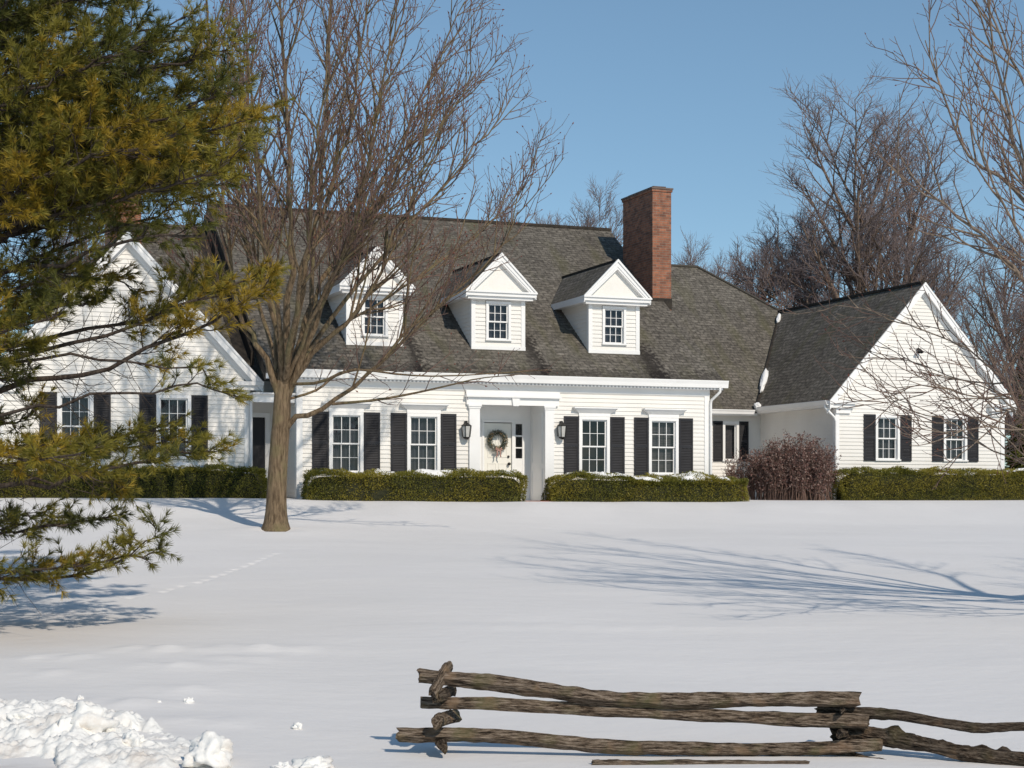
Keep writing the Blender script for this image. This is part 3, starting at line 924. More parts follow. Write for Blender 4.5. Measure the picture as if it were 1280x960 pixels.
def entrance():
    x0, x1 = DX0, DX1; dp = 1.0; y1 = dp
    zt = 2.5
    mb = MB()
    # panelled reveal walls and ceiling
    mb.box(x1, x1 + .03, 0.002, y1, ZB, zt); mb.box(x0 - .03, x0, 0.002, y1, ZB, zt)
    mb.box(x0, x1, .002, y1, zt, zt + .03)
    for (a, b) in ((.0, .8), (.92, 2.3)):
        mb.box(x1 - .012, x1, .12, .16, a, b); mb.box(x1 - .012, x1, .84, .88, a, b)
        mb.box(x1 - .012, x1, .16, .84, a, a + .04); mb.box(x1 - .012, x1, .16, .84, b - .04, b)
    mb.box(x0, x1, y1, y1 + .05, 2.12, zt)
    # wall around the door
    dl, dr = uof(605, y1), uof(639.5, y1)
    sl, sr = uof(644.5, y1), uof(653, y1)
    mb.box(x0, dl - .06, y1, y1 + .05, ZB, 2.12)
    mb.box(sr + .07, x1, y1, y1 + .05, ZB, 2.12)
    mb.build('porch_lining', M['trim'], H)
    # door
    m = MB()
    m.box(dl, dr, y1 + .03, y1 + .075, -.12, 2.03)
    W_ = dr - dl
    for (a, b, c, d) in ((.14, .46, .25, .95), (.54, .86, .25, .95), (.14, .46, 1.1, 1.85), (.54, .86, 1.1, 1.85)):
        xa, xb = dl + a * W_, dl + b * W_
        m.box(xa, xb, y1 + .018, y1 + .029, c, c + .03); m.box(xa, xb, y1 + .018, y1 + .029, d - .03, d)
        m.box(xa, xa + .03, y1 + .018, y1 + .029, c + .03, d - .03); m.box(xb - .03, xb, y1 + .018, y1 + .029, c + .03, d - .03)
    door = m.build('front_door', M['door'], H)
    tb = Tubes()
    zc = .92; xx = dr - .09
    tb.add([Vector((xx, y1 + .03, zc)), Vector((xx, y1 - .03, zc)), Vector((xx, y1 - .05, zc))], [.03, .03, .045], 8)
    tb.add([Vector((xx, y1 - .05, zc)), Vector((xx, y1 - .075, zc)), Vector((xx, y1 - .08, zc))], [.045, .04, .005], 8)
    tb.build('handle', M['black'], door)
    tb = Tubes()
    tb.add([Vector((xx, y1 + .03, zc + .2)), Vector((xx, y1 - .0, zc + .2)), Vector((xx, y1 - .005, zc + .2))], [.035, .035, .003], 8)
    tb.build('deadbolt', M['black'], door)
    # frame and sidelight
    fr = box_obj('door_frame', [(dl - .06, dl - .003, y1 - .03, y1 + .08, ZB, 2.05), (dr + .003, sl - .03, y1 - .035, y1 + .08, ZB, 2.05), (dl - .06, sr + .07, y1 - .03, y1 + .08, 2.051, 2.12), (dl, dr, y1 - .02, y1 + .1, -.18, -.12)], M['trim'], H)
    s = MB()
    zs = [zof(648, q, y1) for q in (573, 560.5, 559, 546, 544, 530)]
    s.box(sl - .029, sl, y1, y1 + .06, ZB, 2.05); s.box(sr, sr + .069, y1, y1 + .06, ZB, 2.05)
    s.box(sl, sr, y1 + .01, y1 + .05, -.2, zs[0]); s.box(sl, sr, y1 + .01, y1 + .05, zs[1], zs[2]); s.box(sl, sr, y1 + .01, y1 + .05, zs[3], zs[4]); s.box(sl, sr, y1 + .01, y1 + .05, zs[5], 2.05)
    sd_ = s.build('sidelight', M['trim'], H)
    for a, b in ((zs[0], zs[1]), (zs[2], zs[3]), (zs[4], zs[5])):
        g = MB(); g.poly([(sl, y1 + .03, a), (sr, y1 + .03, a), (sr, y1 + .03, b), (sl, y1 + .03, b)]); g.build('pane', M['glass'], sd_, recalc=False)
    box_obj('room', [(sl, sr, y1 + .3, y1 + .31, -.2, 2.05), (sl - .01, sl - .001, y1 + .07, y1 + .3, -.2, 2.05), (sr + .001, sr + .01, y1 + .07, y1 + .3, -.2, 2.05)], M['room'], sd_)
    # pilasters
    for (pa, pb) in ((585.5, 598.5), (680, 691)):
        a, b = uof(pa, 0), uof(pb, 0)
        box_obj('pilaster', [(a, b, -.09, -.0, ZB, 2.36), (a - .02, b + .02, -.11, -.0, 2.36, 2.41), (a - .04, b + .04, -.13, -.0, 2.411, 2.46), (a - .02, b + .02, -.11, .0, ZB, .12)], M['trim'], H)
    a, b = uof(582, 0), uof(697, 0)
    cm = (uof(638, 0) + uof(647, 0)) / 2
    m = MB()
    m.box(a, b, -.10, -.001, 2.461, 2.66); m.box(a - .05, b + .05, -.19, -.001, 2.661, 2.71)
    m.box(a - .02, b + .02, -.12, -.001, 2.711, 2.84)
    m.extrude([(cm - .08, -.16, 2.44), (cm + .08, -.16, 2.44), (cm + .11, -.16, 2.66), (cm - .11, -.16, 2.66)], (0, .06, 0))
    m.build('door_entablature', M['trim'], H)
    box_obj('door_step', [(x0 - .1, x1 + .55, -1.0, -.14, ZB, -.085), (x0, x1, -.13, y1, ZB, -.11)], M['step'], H)
    return dl, dr, y1
DL, DR, DY = entrance()

def dormer(cx):
    yf = .845; hw = .755; zb = roof_z(yf) - .02; zt = 5.42
    root = MB()
    wz0, wz1 = 4.30, 5.26; ww = .58
    op = [(cx - ww / 2 - .08, cx + ww / 2 + .08, wz0 - .04, wz1 + .08)]
    clapboard(root, cx - hw + .09, cx + hw - .09, zb, zt, yf, op)
    # cheeks: clapboard courses clipped by the main roof
    for q, x in ((-1, cx - hw), (1, cx + hw)):
        n = int((zt + .1 - zb) / EXP) + 1
        for i in range(n):
            a = zb + i * EXP; b = a + EXP
            ya = roof_y(a); yb2 = roof_y(b)
            root.poly([(x + q * .015, yf, a), (x + q * .015, max(ya, yf + .01), a), (x + q * .002, yb2, b), (x + q * .002, yf, b)])
            root.poly([(x, yf, a), (x, max(ya, yf + .01), a), (x + q * .015, max(ya, yf + .01), a), (x + q * .015, yf, a)])
    d = root.build('dormer', M['siding'], H, recalc=False)
    window(cx, yf, wz0, wz1, ww, d, cols=3, rows=2, casing=.07, inner='curtain', sub=True)
    box_obj('corner_board', [(cx - hw - .025, cx - hw + .09, yf - .03, yf + .1, zb, zt), (cx + hw - .09, cx + hw + .025, yf - .03, yf + .1, zb, zt), (cx - hw - .03, cx + hw + .03, yf - .04, yf - .005, zb - .06, zb + .12)], M['trim'], d)
    # roof
    ez, rz, e = 5.58, 6.60, 1.0; fo = .24
    t = .07
    m = MB()
    for q in (-1, 1):
        ye = roof_y(ez) + .15; yr = roof_y(rz) + .25
        pts = [(cx + q * e, yf - fo, ez), (cx, yf - fo, rz), (cx, yr, rz), (cx + q * e, ye, ez)]
        m.extrude([(a, b, c - t) for a, b, c in pts], (0, 0, t))
    m.build('dormer_roof', M['roof'], d)
    box_obj('dormer_ridge', [(cx - .05, cx + .05, yf - fo + .02, 4.5, rz - .03, rz + .02)], M['flashing'], d)
    # pediment
    p = MB()
    yo = yf - fo
    for q in (-1, 1):
        pe = (cx + q * (e + .02), ez + .005); pr = (cx, rz + .02)
        for (d0, d1, ya, yb2) in ((.0, .055, yo - .07, yo + .0), (.055, .15, yo - .035, yo + .03), (.15, .20, yo - .015, yf - .0)):
            p.extrude([(pe[0], ya, pe[1] - d0), (pr[0], ya, pr[1] - d0 * 1.4), (pr[0], ya, pr[1] - d1 * 1.4), (pe[0], ya, pe[1] - d1)], (0, yb2 - ya, 0))
        p.box(cx + q * (e - .0), cx + q * (hw + .001), yo + .02, 2.9, 5.41, 5.43)      # side soffit
        p.box(cx + q * (e + .015), cx + q * (e - .012), yo + .01, 3.0, 5.40, ez - .005)   # side fascia
    p.box(cx - e - .035, cx + e + .035, yo - .075, yf - .002, 5.53, 5.575)
    p.box(cx - e + .0, cx + e - .0, yo - .03, yf - .004, 5.44, 5.529)
    p.box(cx - e + .06, cx + e - .06, yo + .04, yf - .006, 5.36, 5.439)
    p.build('pediment', M['trim'], d)
    ty = MB(); ty.extrude([(cx - e + .1, yf - .12, 5.576), (cx + e - .1, yf - .12, 5.576), (cx, yf - .12, rz - .22)], (0, .1, 0))
    ty.build('tympanum', M['tympanum'], d)
for c in DORMER_X: dormer(c)

def chimney(x0, x1, y0, y1, zt, label):
    zb = roof_z(y0) - .5
    m = MB()
    m.box(x0, x1, y0, y1, zb, zt - .16)
    m.box(x0 - .03, x1 + .03, y0 - .03, y1 + .03, zt - .16, zt - .09)
    c = m.build('chimney', M['brick'], H); c['label'] = label
    m = MB(); m.box(x0 - .05, x1 + .05, y0 - .05, y1 + .05, zt - .089, zt - .04); m.box(x0 + .1, x1 - .1, y0 + .15, y1 - .15, zt - .039, zt + .03)
    m.build('chimney_cap', M['cap'], c)
    m = MB(); m.box(x0 - .02, x1 + .02, y0 - .02, y0 - .005, zb + .3, roof_z(y0) + .12); m.build('flashing', M['flashing'], c)
chimney(-.02, .60, 3.5, 5.6, 9.33, 'tall brick chimney at the right end of the middle roof')
chimney(-15.6, -14.75, 6.0, 7.2, 9.0, 'brick chimney seen through the pine')

# ---- things fixed to or hung on the house
def lantern(px, label):
    x = uof(px, 0); z = zof(px, 538, 0)
    w_ = h2w(x, -.17, z - .28)
    r = empty('wall_lantern', w_, A)
    tag(r, label, 'lantern', 'wall lanterns by the front door')
    m = MB()
    m.box(-.07, .07, .135, .155, .12, .42)         # back plate
    m.box(-.012, .012, -.0, .14, .50, .53); m.box(-.012, .012, .11, .14, .40, .5)
    m.build('bracket', M['black'], r)
    def ring(rad, z): return [(rad * math.cos(i * math.pi / 3), rad * math.sin(i * math.pi / 3), z) for i in range(6)]
    m = MB()
    for a, b, za, zb in ((.135, .15, .385, .40), (.15, .03, .401, .485), (.03, .03, .486, .52), (.09, .10, .07, .10), (.03, .09, .03, .07)):
        ra, rb = ring(a, za), ring(b, zb)
        for i in range(6):
            j = (i + 1) % 6; m.poly([ra[i], ra[j], rb[j], rb[i]])
        m.poly(rb); m.poly(ra)
    lo, hi = ring(.10, .10), ring(.135, .385)
    m.build('lamp_frame', M['black'], r)
    tb = Tubes()
    for a, b in zip(lo, hi):
        tb.add([Vector(a), (Vector(a) + Vector(b)) / 2, Vector(b)], [.009] * 3, 4)
    tb.build('lamp_bars', M['black'], r)
    m = MB()
    lo, hi = ring(.092, .10), ring(.126, .385)
    for i in range(6):
        j = (i + 1) % 6; m.poly([lo[i], lo[j], hi[j], hi[i]])
    m.build('lamp_glass', M['lamp_glass'], r)
lantern(580.5, 'black wall lantern left of the front door')
lantern(699.5, 'black wall lantern right of the front door')

def wreath():
    cx = uof(621, DY - .02); cz = zof(621, 551, DY)
    r = empty('wreath', h2w(cx, DY - .03, cz), A)
    tag(r, 'round evergreen wreath with a ribbon hanging on the front door', 'wreath')
    rng = np.random.default_rng(5)
    n = 2600
    th = rng.uniform(0, 2 * math.pi, n); ph = rng.uniform(0, 2 * math.pi, n); rr = rng.uniform(.02, .085, n)
    c = np.stack([(.23 + rr * np.cos(ph)) * np.cos(th), -.05 + rr * np.sin(ph) * .8, (.23 + rr * np.cos(ph)) * np.sin(th)], 1)
    d = rng.normal(size=(n, 3)); d /= np.linalg.norm(d, axis=1)[:, None]
    s = np.cross(d, rng.normal(size=(n, 3))); s /= np.linalg.norm(s, axis=1)[:, None]
    L = rng.uniform(.03, .06, n)[:, None]
    co = np.stack([c - s * .005, c + s * .005, c + d * L], 1).reshape(-1, 3)
    fast_mesh('greenery', co, np.arange(n * 3).reshape(-1, 3), M['wreath'], parent=r)
    n = 42
    th = rng.uniform(0, 2 * math.pi, n); R_ = rng.uniform(.17, .29, n)
    m = MB()
    for a, q in zip(th, R_):
        x, z = q * math.cos(a), q * math.sin(a); s_ = .011
        m.box(x - s_, x + s_, -.135, -.115, z - s_, z + s_)
    m.build('berries', M['cone'], r)
    tb = Tubes()
    for sx in (-1, 1):
        tb.add([Vector((0, -.13, -.25)), Vector((sx * .05, -.15, -.30)), Vector((sx * .04, -.14, -.38)), Vector((sx * .07, -.13, -.45))], [.02, .025, .02, .016], 4)
        tb.add([Vector((0, -.13, -.25)), Vector((sx * .08, -.16, -.20)), Vector((sx * .10, -.15, -.25)), Vector((0, -.13, -.26))], [.018, .024, .02, .016], 4)
    tb.build('ribbon', M['ribbon'], r)
wreath()

def wall_ornament():
    x = uof(1146, 2.0); z = zof(1146, 438, 2.0)
    r = empty('wall_lamp', h2w(x, 1.93, z), A)
    tag(r, 'small dark fixture high on the right gable wall', 'lamp')
    tb = Tubes()
    tb.add([Vector((0, .05, .03)), Vector((0, -.02, .05)), Vector((0, -.08, .02))], [.03, .03, .02], 6)
    tb.build('bracket', M['black'], r)
    tb = Tubes()
    tb.add([Vector((-.03, -.08, .02)), Vector((-.05, -.11, -.04)), Vector((-.06, -.13, -.09))], [.02, .045, .06], 8)
    tb.add([Vector((.03, -.08, .02)), Vector((.05, -.11, -.04)), Vector((.06, -.13, -.09))], [.02, .04, .055], 8)
    tb.build('lamp_head', M['black'], r)
wall_ornament()

# snow left lying in the valley of the right wing
def lump(name, c, size, seed, mat, sub=3, rough=.35, flat=0.0, rot=(0, 0, 0)):
    import bmesh
    bm = bmesh.new()
    bmesh.ops.create_icosphere(bm, subdivisions=sub, radius=1)
    off = Vector((seed * 7.3, seed * 3.1, seed * 1.7))
    for v in bm.verts:
        p = v.co.copy()
        k = 1 + rough * mnoise.fractal(p * 1.6 + off, 1.0, 2.0, 4)
        v.co = Vector((p.x * k * size[0], p.y * k * size[1], max(p.z * k, -1 + flat) * size[2]))
    me = bpy.data.meshes.new(name); bm.to_mesh(me); bm.free()
    me.materials.append(mat)
    me.polygons.foreach_set('use_smooth', [True] * len(me.polygons))
    o = link(bpy.data.objects.new(name, me)); o.location = c; o.rotation_euler = rot
    return o

def valley_snow():
    a = Vector((4.98, 6.12, 2.88)); b = Vector((8.44, 10.6, 6.65))
    for t, L, wd, lab in ((.90, .30, .06, 'small patch of snow high in the roof valley of the right wing'), (.25, .72, .085, 'long patch of snow low in the roof valley of the right wing'), (.01, .13, .09, 'lump of snow in the gutter corner beside the right wing')):
        p = a.lerp(b, t); wv = h2w(p.x - .02, p.y - .10, p.z + .05)
        d = (h2w(b.x, b.y, b.z) - h2w(a.x, a.y, a.z)).normalized()
        o = lump('snow_patch', wv, (L, wd * 1.3, .10), t * 9 + 1, M['snow'], 3, .4)
        o.rotation_euler = d.to_track_quat('X', 'Z').to_euler()
        tag(o, lab, 'snow', 'snow left in the roof valley')
valley_snow()

# ------------------------------------------------------------------ hedges
def hedge(name, pxa, pxb, Df, depth, ztop, label, seed, olive=.5, cap=0.5, caplabel=None, dark=False, lift=0.0):
    xa, xb = uof(pxa, Df), uof(pxb, Df)
    L = xb - xa
    pm = h2w((xa + xb) / 2, Df + depth / 2)
    zg = min(gz(*h2w(x_, Df)[:2]) for x_ in (xa, (xa + xb) / 2, xb)) - .12
    Ht = ztop - zg
    r = empty(name, h2w((xa + xb) / 2, Df + depth / 2, zg), A)
    tag(r, label, 'hedge', 'clipped hedges along the house')
    rng = np.random.default_rng(seed)
    off = Vector((seed * 5.1, 0, 0))
    def disp(x, y, z):
        return mnoise.fractal(Vector((x * 1.1, y * 1.1, z * 1.3)) + off, 1.0, 2.0, 3) * .17 + mnoise.noise(Vector((x * 5, y * 5, z * 5)) + off) * .035
    def surf(u_, v_, face):
        # face 0 front 1 top 2 left 3 right 4 back ; returns p, n
        hx, hy = L / 2, depth / 2
        if face == 0: p = Vector((-hx + u_ * L, -hy, v_ * Ht)); n = Vector((0, -1, 0))
        elif face == 1: p = Vector((-hx + u_ * L, -hy + v_ * depth, Ht)); n = Vector((0, 0, 1))
        elif face == 2: p = Vector((-hx, -hy + u_ * depth, v_ * Ht)); n = Vector((-1, 0, 0))
        elif face == 3: p = Vector((hx, -hy + u_ * depth, v_ * Ht)); n = Vector((1, 0, 0))
        else: p = Vector((-hx + u_ * L, hy, v_ * Ht)); n = Vector((0, 1, 0))
        # round the shoulders
        rr = .14
        q = Vector((max(-hx + rr, min(hx - rr, p.x)), max(-hy + rr, min(hy - rr, p.y)), min(Ht - rr, p.z)))
        dd = p - q
        if dd.length > rr: p = q + dd.normalized() * rr
        if dd.length > 1e-4: n = dd.normalized()
        p = p + n * disp(p.x, p.y, p.z)
        return p, n
    areas = [L * Ht, L * depth, depth * Ht, depth * Ht, L * Ht * .4]
    dens = 2800
    cs = []; nsv = []
    for fce, a in enumerate(areas):
        k = int(a * dens)
        uu = rng.uniform(0, 1, k); vv = rng.uniform(0, 1, k)
        for a_, b_ in zip(uu, vv):
            p, n = surf(a_, b_, fce)
            cs.append(p); nsv.append(n)
    c = np.array(cs); nn = np.array(nsv); k = len(c)
    c = c + nn * rng.uniform(-.07, .035, k)[:, None]
    d = nn * .8 + rng.normal(size=(k, 3)) * .6 + np.array([0, 0, .35]); d /= np.linalg.norm(d, axis=1)[:, None]
    s = np.cross(d, rng.normal(size=(k, 3))); s /= np.linalg.norm(s, axis=1)[:, None]
    ln = rng.uniform(.025, .055, k)[:, None]; wd = rng.uniform(.006, .012, k)[:, None]
    co = np.stack([c - d * ln * .2, c + s * wd + d * ln * .4, c + d * ln, c - s * wd + d * ln * .4], 1).reshape(-1, 3)
    cl = np.array([mnoise.noise(Vector((p[0] * .9, p[1], p[2] * 2)) + off * 2) for p in c])
    mi = (cl + rng.normal(size=k) * .25 > (.5 - olive)).astype(int)
    fast_mesh('foliage', co, np.arange(k * 4).reshape(-1, 4), [M['hedge1'], M['hedge2']], mi, parent=r)
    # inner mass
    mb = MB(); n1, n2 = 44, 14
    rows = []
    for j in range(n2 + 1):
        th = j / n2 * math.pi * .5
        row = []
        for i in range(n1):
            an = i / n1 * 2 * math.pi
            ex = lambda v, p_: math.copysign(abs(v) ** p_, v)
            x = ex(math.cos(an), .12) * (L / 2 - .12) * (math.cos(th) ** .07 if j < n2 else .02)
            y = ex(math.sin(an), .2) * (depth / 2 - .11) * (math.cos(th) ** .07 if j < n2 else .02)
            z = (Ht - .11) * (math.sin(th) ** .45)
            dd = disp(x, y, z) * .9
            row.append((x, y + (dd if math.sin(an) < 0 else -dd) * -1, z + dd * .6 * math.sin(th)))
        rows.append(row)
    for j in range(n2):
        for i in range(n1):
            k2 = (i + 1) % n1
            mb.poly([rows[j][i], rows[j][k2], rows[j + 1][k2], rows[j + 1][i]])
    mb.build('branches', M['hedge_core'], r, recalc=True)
    # snow lying on the top
    if cap:
        m = MB(); nx, ny = int(L / .06), 12
        Z = {}
        for i in range(nx + 1):
            for j in range(ny + 1):
                x = -L / 2 + .28 + (L - .56) * i / nx; y = -depth / 2 + .17 + (depth - .27) * j / ny
                f = mnoise.fractal(Vector((x * .9 + seed, y * .8, seed)), 1.0, 2.0, 3) + .25 * mnoise.noise(Vector((x * 6, y * 6, seed)))
                edge = min(1, (j / ny) * 4 + .2) * min(1, (1 - j / ny) * 4) * min(1, i / 3, (nx - i) / 3)
                v = (f + cap) * edge
                p, _ = surf((x + L / 2) / L, (y + depth / 2) / depth, 1)
                Z[i, j] = (x, y, p.z + min(.085, max(-.08, v * .22)) - .015 + .008, v)
        for i in range(nx):
            for j in range(ny):
                q = [Z[i, j], Z[i + 1, j], Z[i + 1, j + 1], Z[i, j + 1]]
                if max(a[3] for a in q) > 0.02:
                    m.poly([a[:3] for a in q])
        if m.f:
            import bmesh
            o = m.build('snow_patch', M['snow'], None, smooth=True, recalc=False)
            bm = bmesh.new(); bm.from_mesh(o.data); bmesh.ops.remove_doubles(bm, verts=bm.verts, dist=.001); bm.to_mesh(o.data); bm.free()
            o.location = r.location; o.rotation_euler = (0, 0, A)
            tag(o, caplabel, 'snow', 'snow lying on the hedges')
hedge('hedge', 388, 662, -1.35, .95, .62, 'clipped hedge below the two windows left of the front door', 3, .35, -.02, 'thin snow on the hedge left of the front door')
hedge('hedge', 694, 938, -1.25, 1.0, .55, 'clipped hedge below the two windows right of the front door', 7, .45, .16, 'thick snow on the hedge right of the front door')
hedge('hedge', 1060, 1330, .55, 1.1, .78, 'clipped hedge in front of the right gabled wing', 11, .6, -.02, 'dusting of snow on the hedge below the right gable')
hedge('hedge', -60, 334, -.75, 1.1, .74, 'dark clipped hedge below the left gabled wing, left of the maple trunk', 17, .0, -.1, 'thin snow on the dark hedge left of the maple trunk')

# ------------------------------------------------------------------ trees
def npv(v): return np.array([v[0], v[1], v[2]], float)

def path(rng, p, d, L, n, wander, up):
    pts = [p]; d = d / (np.linalg.norm(d) + 1e-9)
    st = L / n
    for i in range(n):
        d = d + rng.normal(size=3) * wander + np.array([0, 0, up / n])
        d /= np.linalg.norm(d)
        p = p + d * st
        pts.append(p)
    return pts

def perp(rng, t):
    a = rng.normal(size=3); a -= t * a.dot(t); return a / (np.linalg.norm(a) + 1e-9)

def decorate(rng, sets, pts, rads, lvl, cfg, tips=None):
    """cfg[lvl] = dict(n, t0, ang, len, r, seg, wander, up, sides, set)"""
    if lvl >= len(cfg): 
        if tips is not None: tips.append((pts[-1], pts[-1] - pts[-2]))
        return
    c = cfg[lvl]
    P = np.array(pts); seg = np.linalg.norm(np.diff(P, axis=0), axis=1); cum = np.concatenate([[0], np.cumsum(seg)]); tot = cum[-1]
    n = c['n'] if not c.get('per_m') else max(2, int(c['n'] * tot))
    for k in range(n):
        t = c['t0'] + (1 - c['t0']) * ((k + rng.uniform(0, 1)) / n)
        s = t * tot
        i = min(len(seg) - 1, int(np.searchsorted(cum, s) - 1)); i = max(i, 0)
        f = (s - cum[i]) / max(seg[i], 1e-6)
        p = P[i] * (1 - f) + P[i + 1] * f
        r0 = rads[i] * (1 - f) + rads[i + 1] * f
        tg = (P[i + 1] - P[i]) / max(seg[i], 1e-6)
        an = R(rng.uniform(*c['ang']))
        pp = perp(rng, tg)
        if c.get('flat'): pp = pp * np.array([1, 1, c['flat']]); pp /= np.linalg.norm(pp) + 1e-9
        d = tg * math.cos(an) + pp * math.sin(an)
        L = rng.uniform(*c['len']) * (1 - c.get('tip', .45) * t)
        if c.get('rel'): L *= tot
        r = min(r0 * .75, c['r'] * rng.uniform(.75, 1.2))
        pa = path(rng, p, d, L, c['seg'], c['wander'], c['up'])
        ra = [r * (1 - .8 * q / c['seg']) + c.get('rmin', .0015) for q in range(c['seg'] + 1)]
        sets[c['set']].add(pa, ra, c['sides'])
        decorate(rng, sets, pa, ra, lvl + 1, cfg, tips)

def smooth_path(pts, n):
    """Catmull-Rom through pts"""
    P = [npv(p) for p in pts]; P = [2 * P[0] - P[1]] + P + [2 * P[-1] - P[-2]]
    out = []
    segs = len(P) - 3
    for k in range(n + 1):
        t = k / n * segs; i = min(int(t), segs - 1); f = t - i
        a, b, c, d = P[i:i + 4]
        out.append(.5 * ((2 * b) + (-a + c) * f + (2 * a - 5 * b + 4 * c - d) * f * f + (-a + 3 * b - 3 * c + d) * f ** 3))
    return out

def bud_mesh(rng, tips, name, parent, origin, size=.012, p=.6, mat=None):
    sel = [t for t in tips if rng.uniform() < p]
    if not sel: return
    c = np.array([t[0] for t in sel]) - np.array(origin); d = np.array([t[1] for t in sel]); d /= np.linalg.norm(d, axis=1)[:, None] + 1e-9
    n = len(c); s = np.cross(d, rng.normal(size=(n, 3))); s /= np.linalg.norm(s, axis=1)[:, None]; t = np.cross(d, s)
    L = size * rng.uniform(.8, 1.8, n)[:, None]
    v = np.stack([c - d * L, c + s * L * .6, c + t * L * .6, c - (s + t) * L * .5, c + d * L * 1.6], 1).reshape(-1, 3)
    b = np.arange(n)[:, None, None] * 5
    f = np.array([[0, 2, 1], [0, 3, 2], [0, 1, 3], [4, 1, 2], [4, 2, 3], [4, 3, 1]])[None] + b
    fast_mesh(name, v, f.reshape(-1, 3), mat or M['bud'], parent=parent)

def maple():
    rng = np.random.default_rng(21)
    Y0 = 35.0
    while (YH - gz((345 - 640) / F * Y0, Y0) * F / Y0) < 661: Y0 -= .05
    print('maple distance', Y0)
    base = W(345, 667, Y0); base.z = gz(base.x, base.y) - .12
    r = empty('maple_tree', base)
    tag(r, 'bare maple on the snowy lawn with its trunk left of the front windows', 'tree')
    tr = Tubes(); lb = Tubes(); tw = Tubes()
    # trunk
    tp = smooth_path([base + Vector((0, 0, -.15)), W(345, 655, Y0), W(346, 610, Y0), W(349, 560, Y0), W(352, 520, Y0), W(353, 492, Y0), W(355, 462, Y0)], 22)
    rad = []
    for i, p in enumerate(tp):
        h = p[2] - base.z
        rad.append(.212 + .17 * math.exp(-max(h, 0) / .20) - .012 * h if h < 2.6 else .18 - .05 * (h - 2.6))
    tr.add(tp, rad, 20)
    prim = [
        ([(352, 515, 0), (338, 462, -.15), (318, 425, -.3), (298, 388, -.6), (283, 300, -1), (272, 180, -1.2), (262, 60, -1.4), (255, -80, -1.4)], .12),
        ([(350, 500, 0), (345, 430, .3), (335, 330, 1), (322, 220, 1.3), (312, 100, 1.6), (300, -80, 1.8)], .12),
        ([(355, 500, 0), (359, 400, -.3), (363, 300, -.8), (358, 180, -1), (352, 60, -1.2), (345, -140, -1.3)], .15),
        ([(357, 500, 0), (376, 420, .3), (392, 340, 1), (402, 220, 1.4), (410, 100, 1.7), (415, -100, 2)], .13),
        ([(358, 498, 0), (394, 405, -.4), (428, 320, -1.2), (455, 220, -1.6), (480, 110, -2), (495, -20, -2.2)], .11),
        ([(356, 492, 0), (388, 446, -.2), (423, 418, -.5), (466, 361, -.8), (492, 300, -1), (525, 220, -1.2), (560, 130, -1.3)], .10),
        ([(350, 548, 0), (368, 521, -.1), (392, 514, -.2), (430, 496, -.3), (464, 465, -.4), (485, 440, -.5), (525, 401, -.7), (557, 374, -.8), (610, 330, -1), (650, 265, -1.1)], .10),
        ([(356, 480, 0), (418, 395, .8), (470, 330, 1.8), (530, 260, 2.4), (590, 190, 3), (630, 130, 3.3)], .09),
        ([(352, 485, 0), (333, 410, 1.2), (312, 330, 2.3), (300, 240, 3.1), (295, 150, 3.6), (290, 40, 3.9)], .09),
        ([(355, 485, 0), (368, 390, -1.2), (385, 280, -2.2), (400, 160, -3), (410, 20, -3.4)], .10),
        ([(354, 485, 0), (347, 380, -1.0), (325, 270, -2.0), (318, 160, -2.8), (308, 40, -3.2)], .09),
        ([(357, 470, 0), (405, 350, 2.0), (440, 250, 3.2), (470, 140, 4.0), (500, 40, 4.6)], .09),
        ([(356, 478, .1), (395, 430, .6), (450, 395, 1.3), (520, 350, 2.0), (590, 300, 2.6), (665, 230, 3.0)], .07),
        ([(358, 470, 0), (385, 330, -.3), (425, 200, -.3), (450, 80, -.4), (470, -80, -.5)], .10),
        ([(352, 478, 0), (312, 420, -.2), (270, 370, .2), (245, 300, .4), (225, 200, .5)], .06),
        ([(356, 485, 0), (400, 380, .5), (450, 280, 1.0), (500, 180, 1.4), (545, 80, 1.6), (580, 0, 1.8)], .08),
        ([(356, 485, 0), (396, 380, -1.0), (450, 290, -2.0), (530, 190, -2.8), (590, 90, -3.3)], .07),
        ([(355, 490, 0), (390, 400, 1.2), (440, 300, 2.4), (510, 200, 3.4), (570, 110, 4.0)], .07),
        ([(354, 485, 0), (340, 380, -.2), (300, 260, -.4), (288, 140, -.5), (285, 20, -.5)], .08),
    ]
    cfg = [
        dict(n=2.5, per_m=True, t0=.27, ang=(18, 42), len=(1.3, 3.3), tip=.5, r=.023, seg=6, wander=.06, up=.5, sides=5, set=1, rmin=.004),
        dict(n=3.4, per_m=True, t0=.12, ang=(20, 46), len=(.5, 1.25), tip=.4, r=.009, seg=4, wander=.08, up=.35, sides=4, set=2, rmin=.003),
        dict(n=4.4, per_m=True, t0=.15, ang=(25, 55), len=(.2, .55), tip=.3, r=.006, seg=3, wander=.12, up=.3, sides=3, set=2, rmin=.0022),
    ]
    tips = []
    for pl, r0 in prim:
        pts = smooth_path([W(a, b, Y0 + c) for a, b, c in pl], 16)
        pts = [p + rng.normal(size=3) * .035 * min(1, i / 4) for i, p in enumerate(pts)]
        ra = [r0 * .70 * (1 - .92 * (i / 16) ** .6) + .006 for i in range(17)]
        lb.add(pts, ra, 9)
        decorate(rng, [tr, lb, tw], pts, ra, 0, cfg, tips)
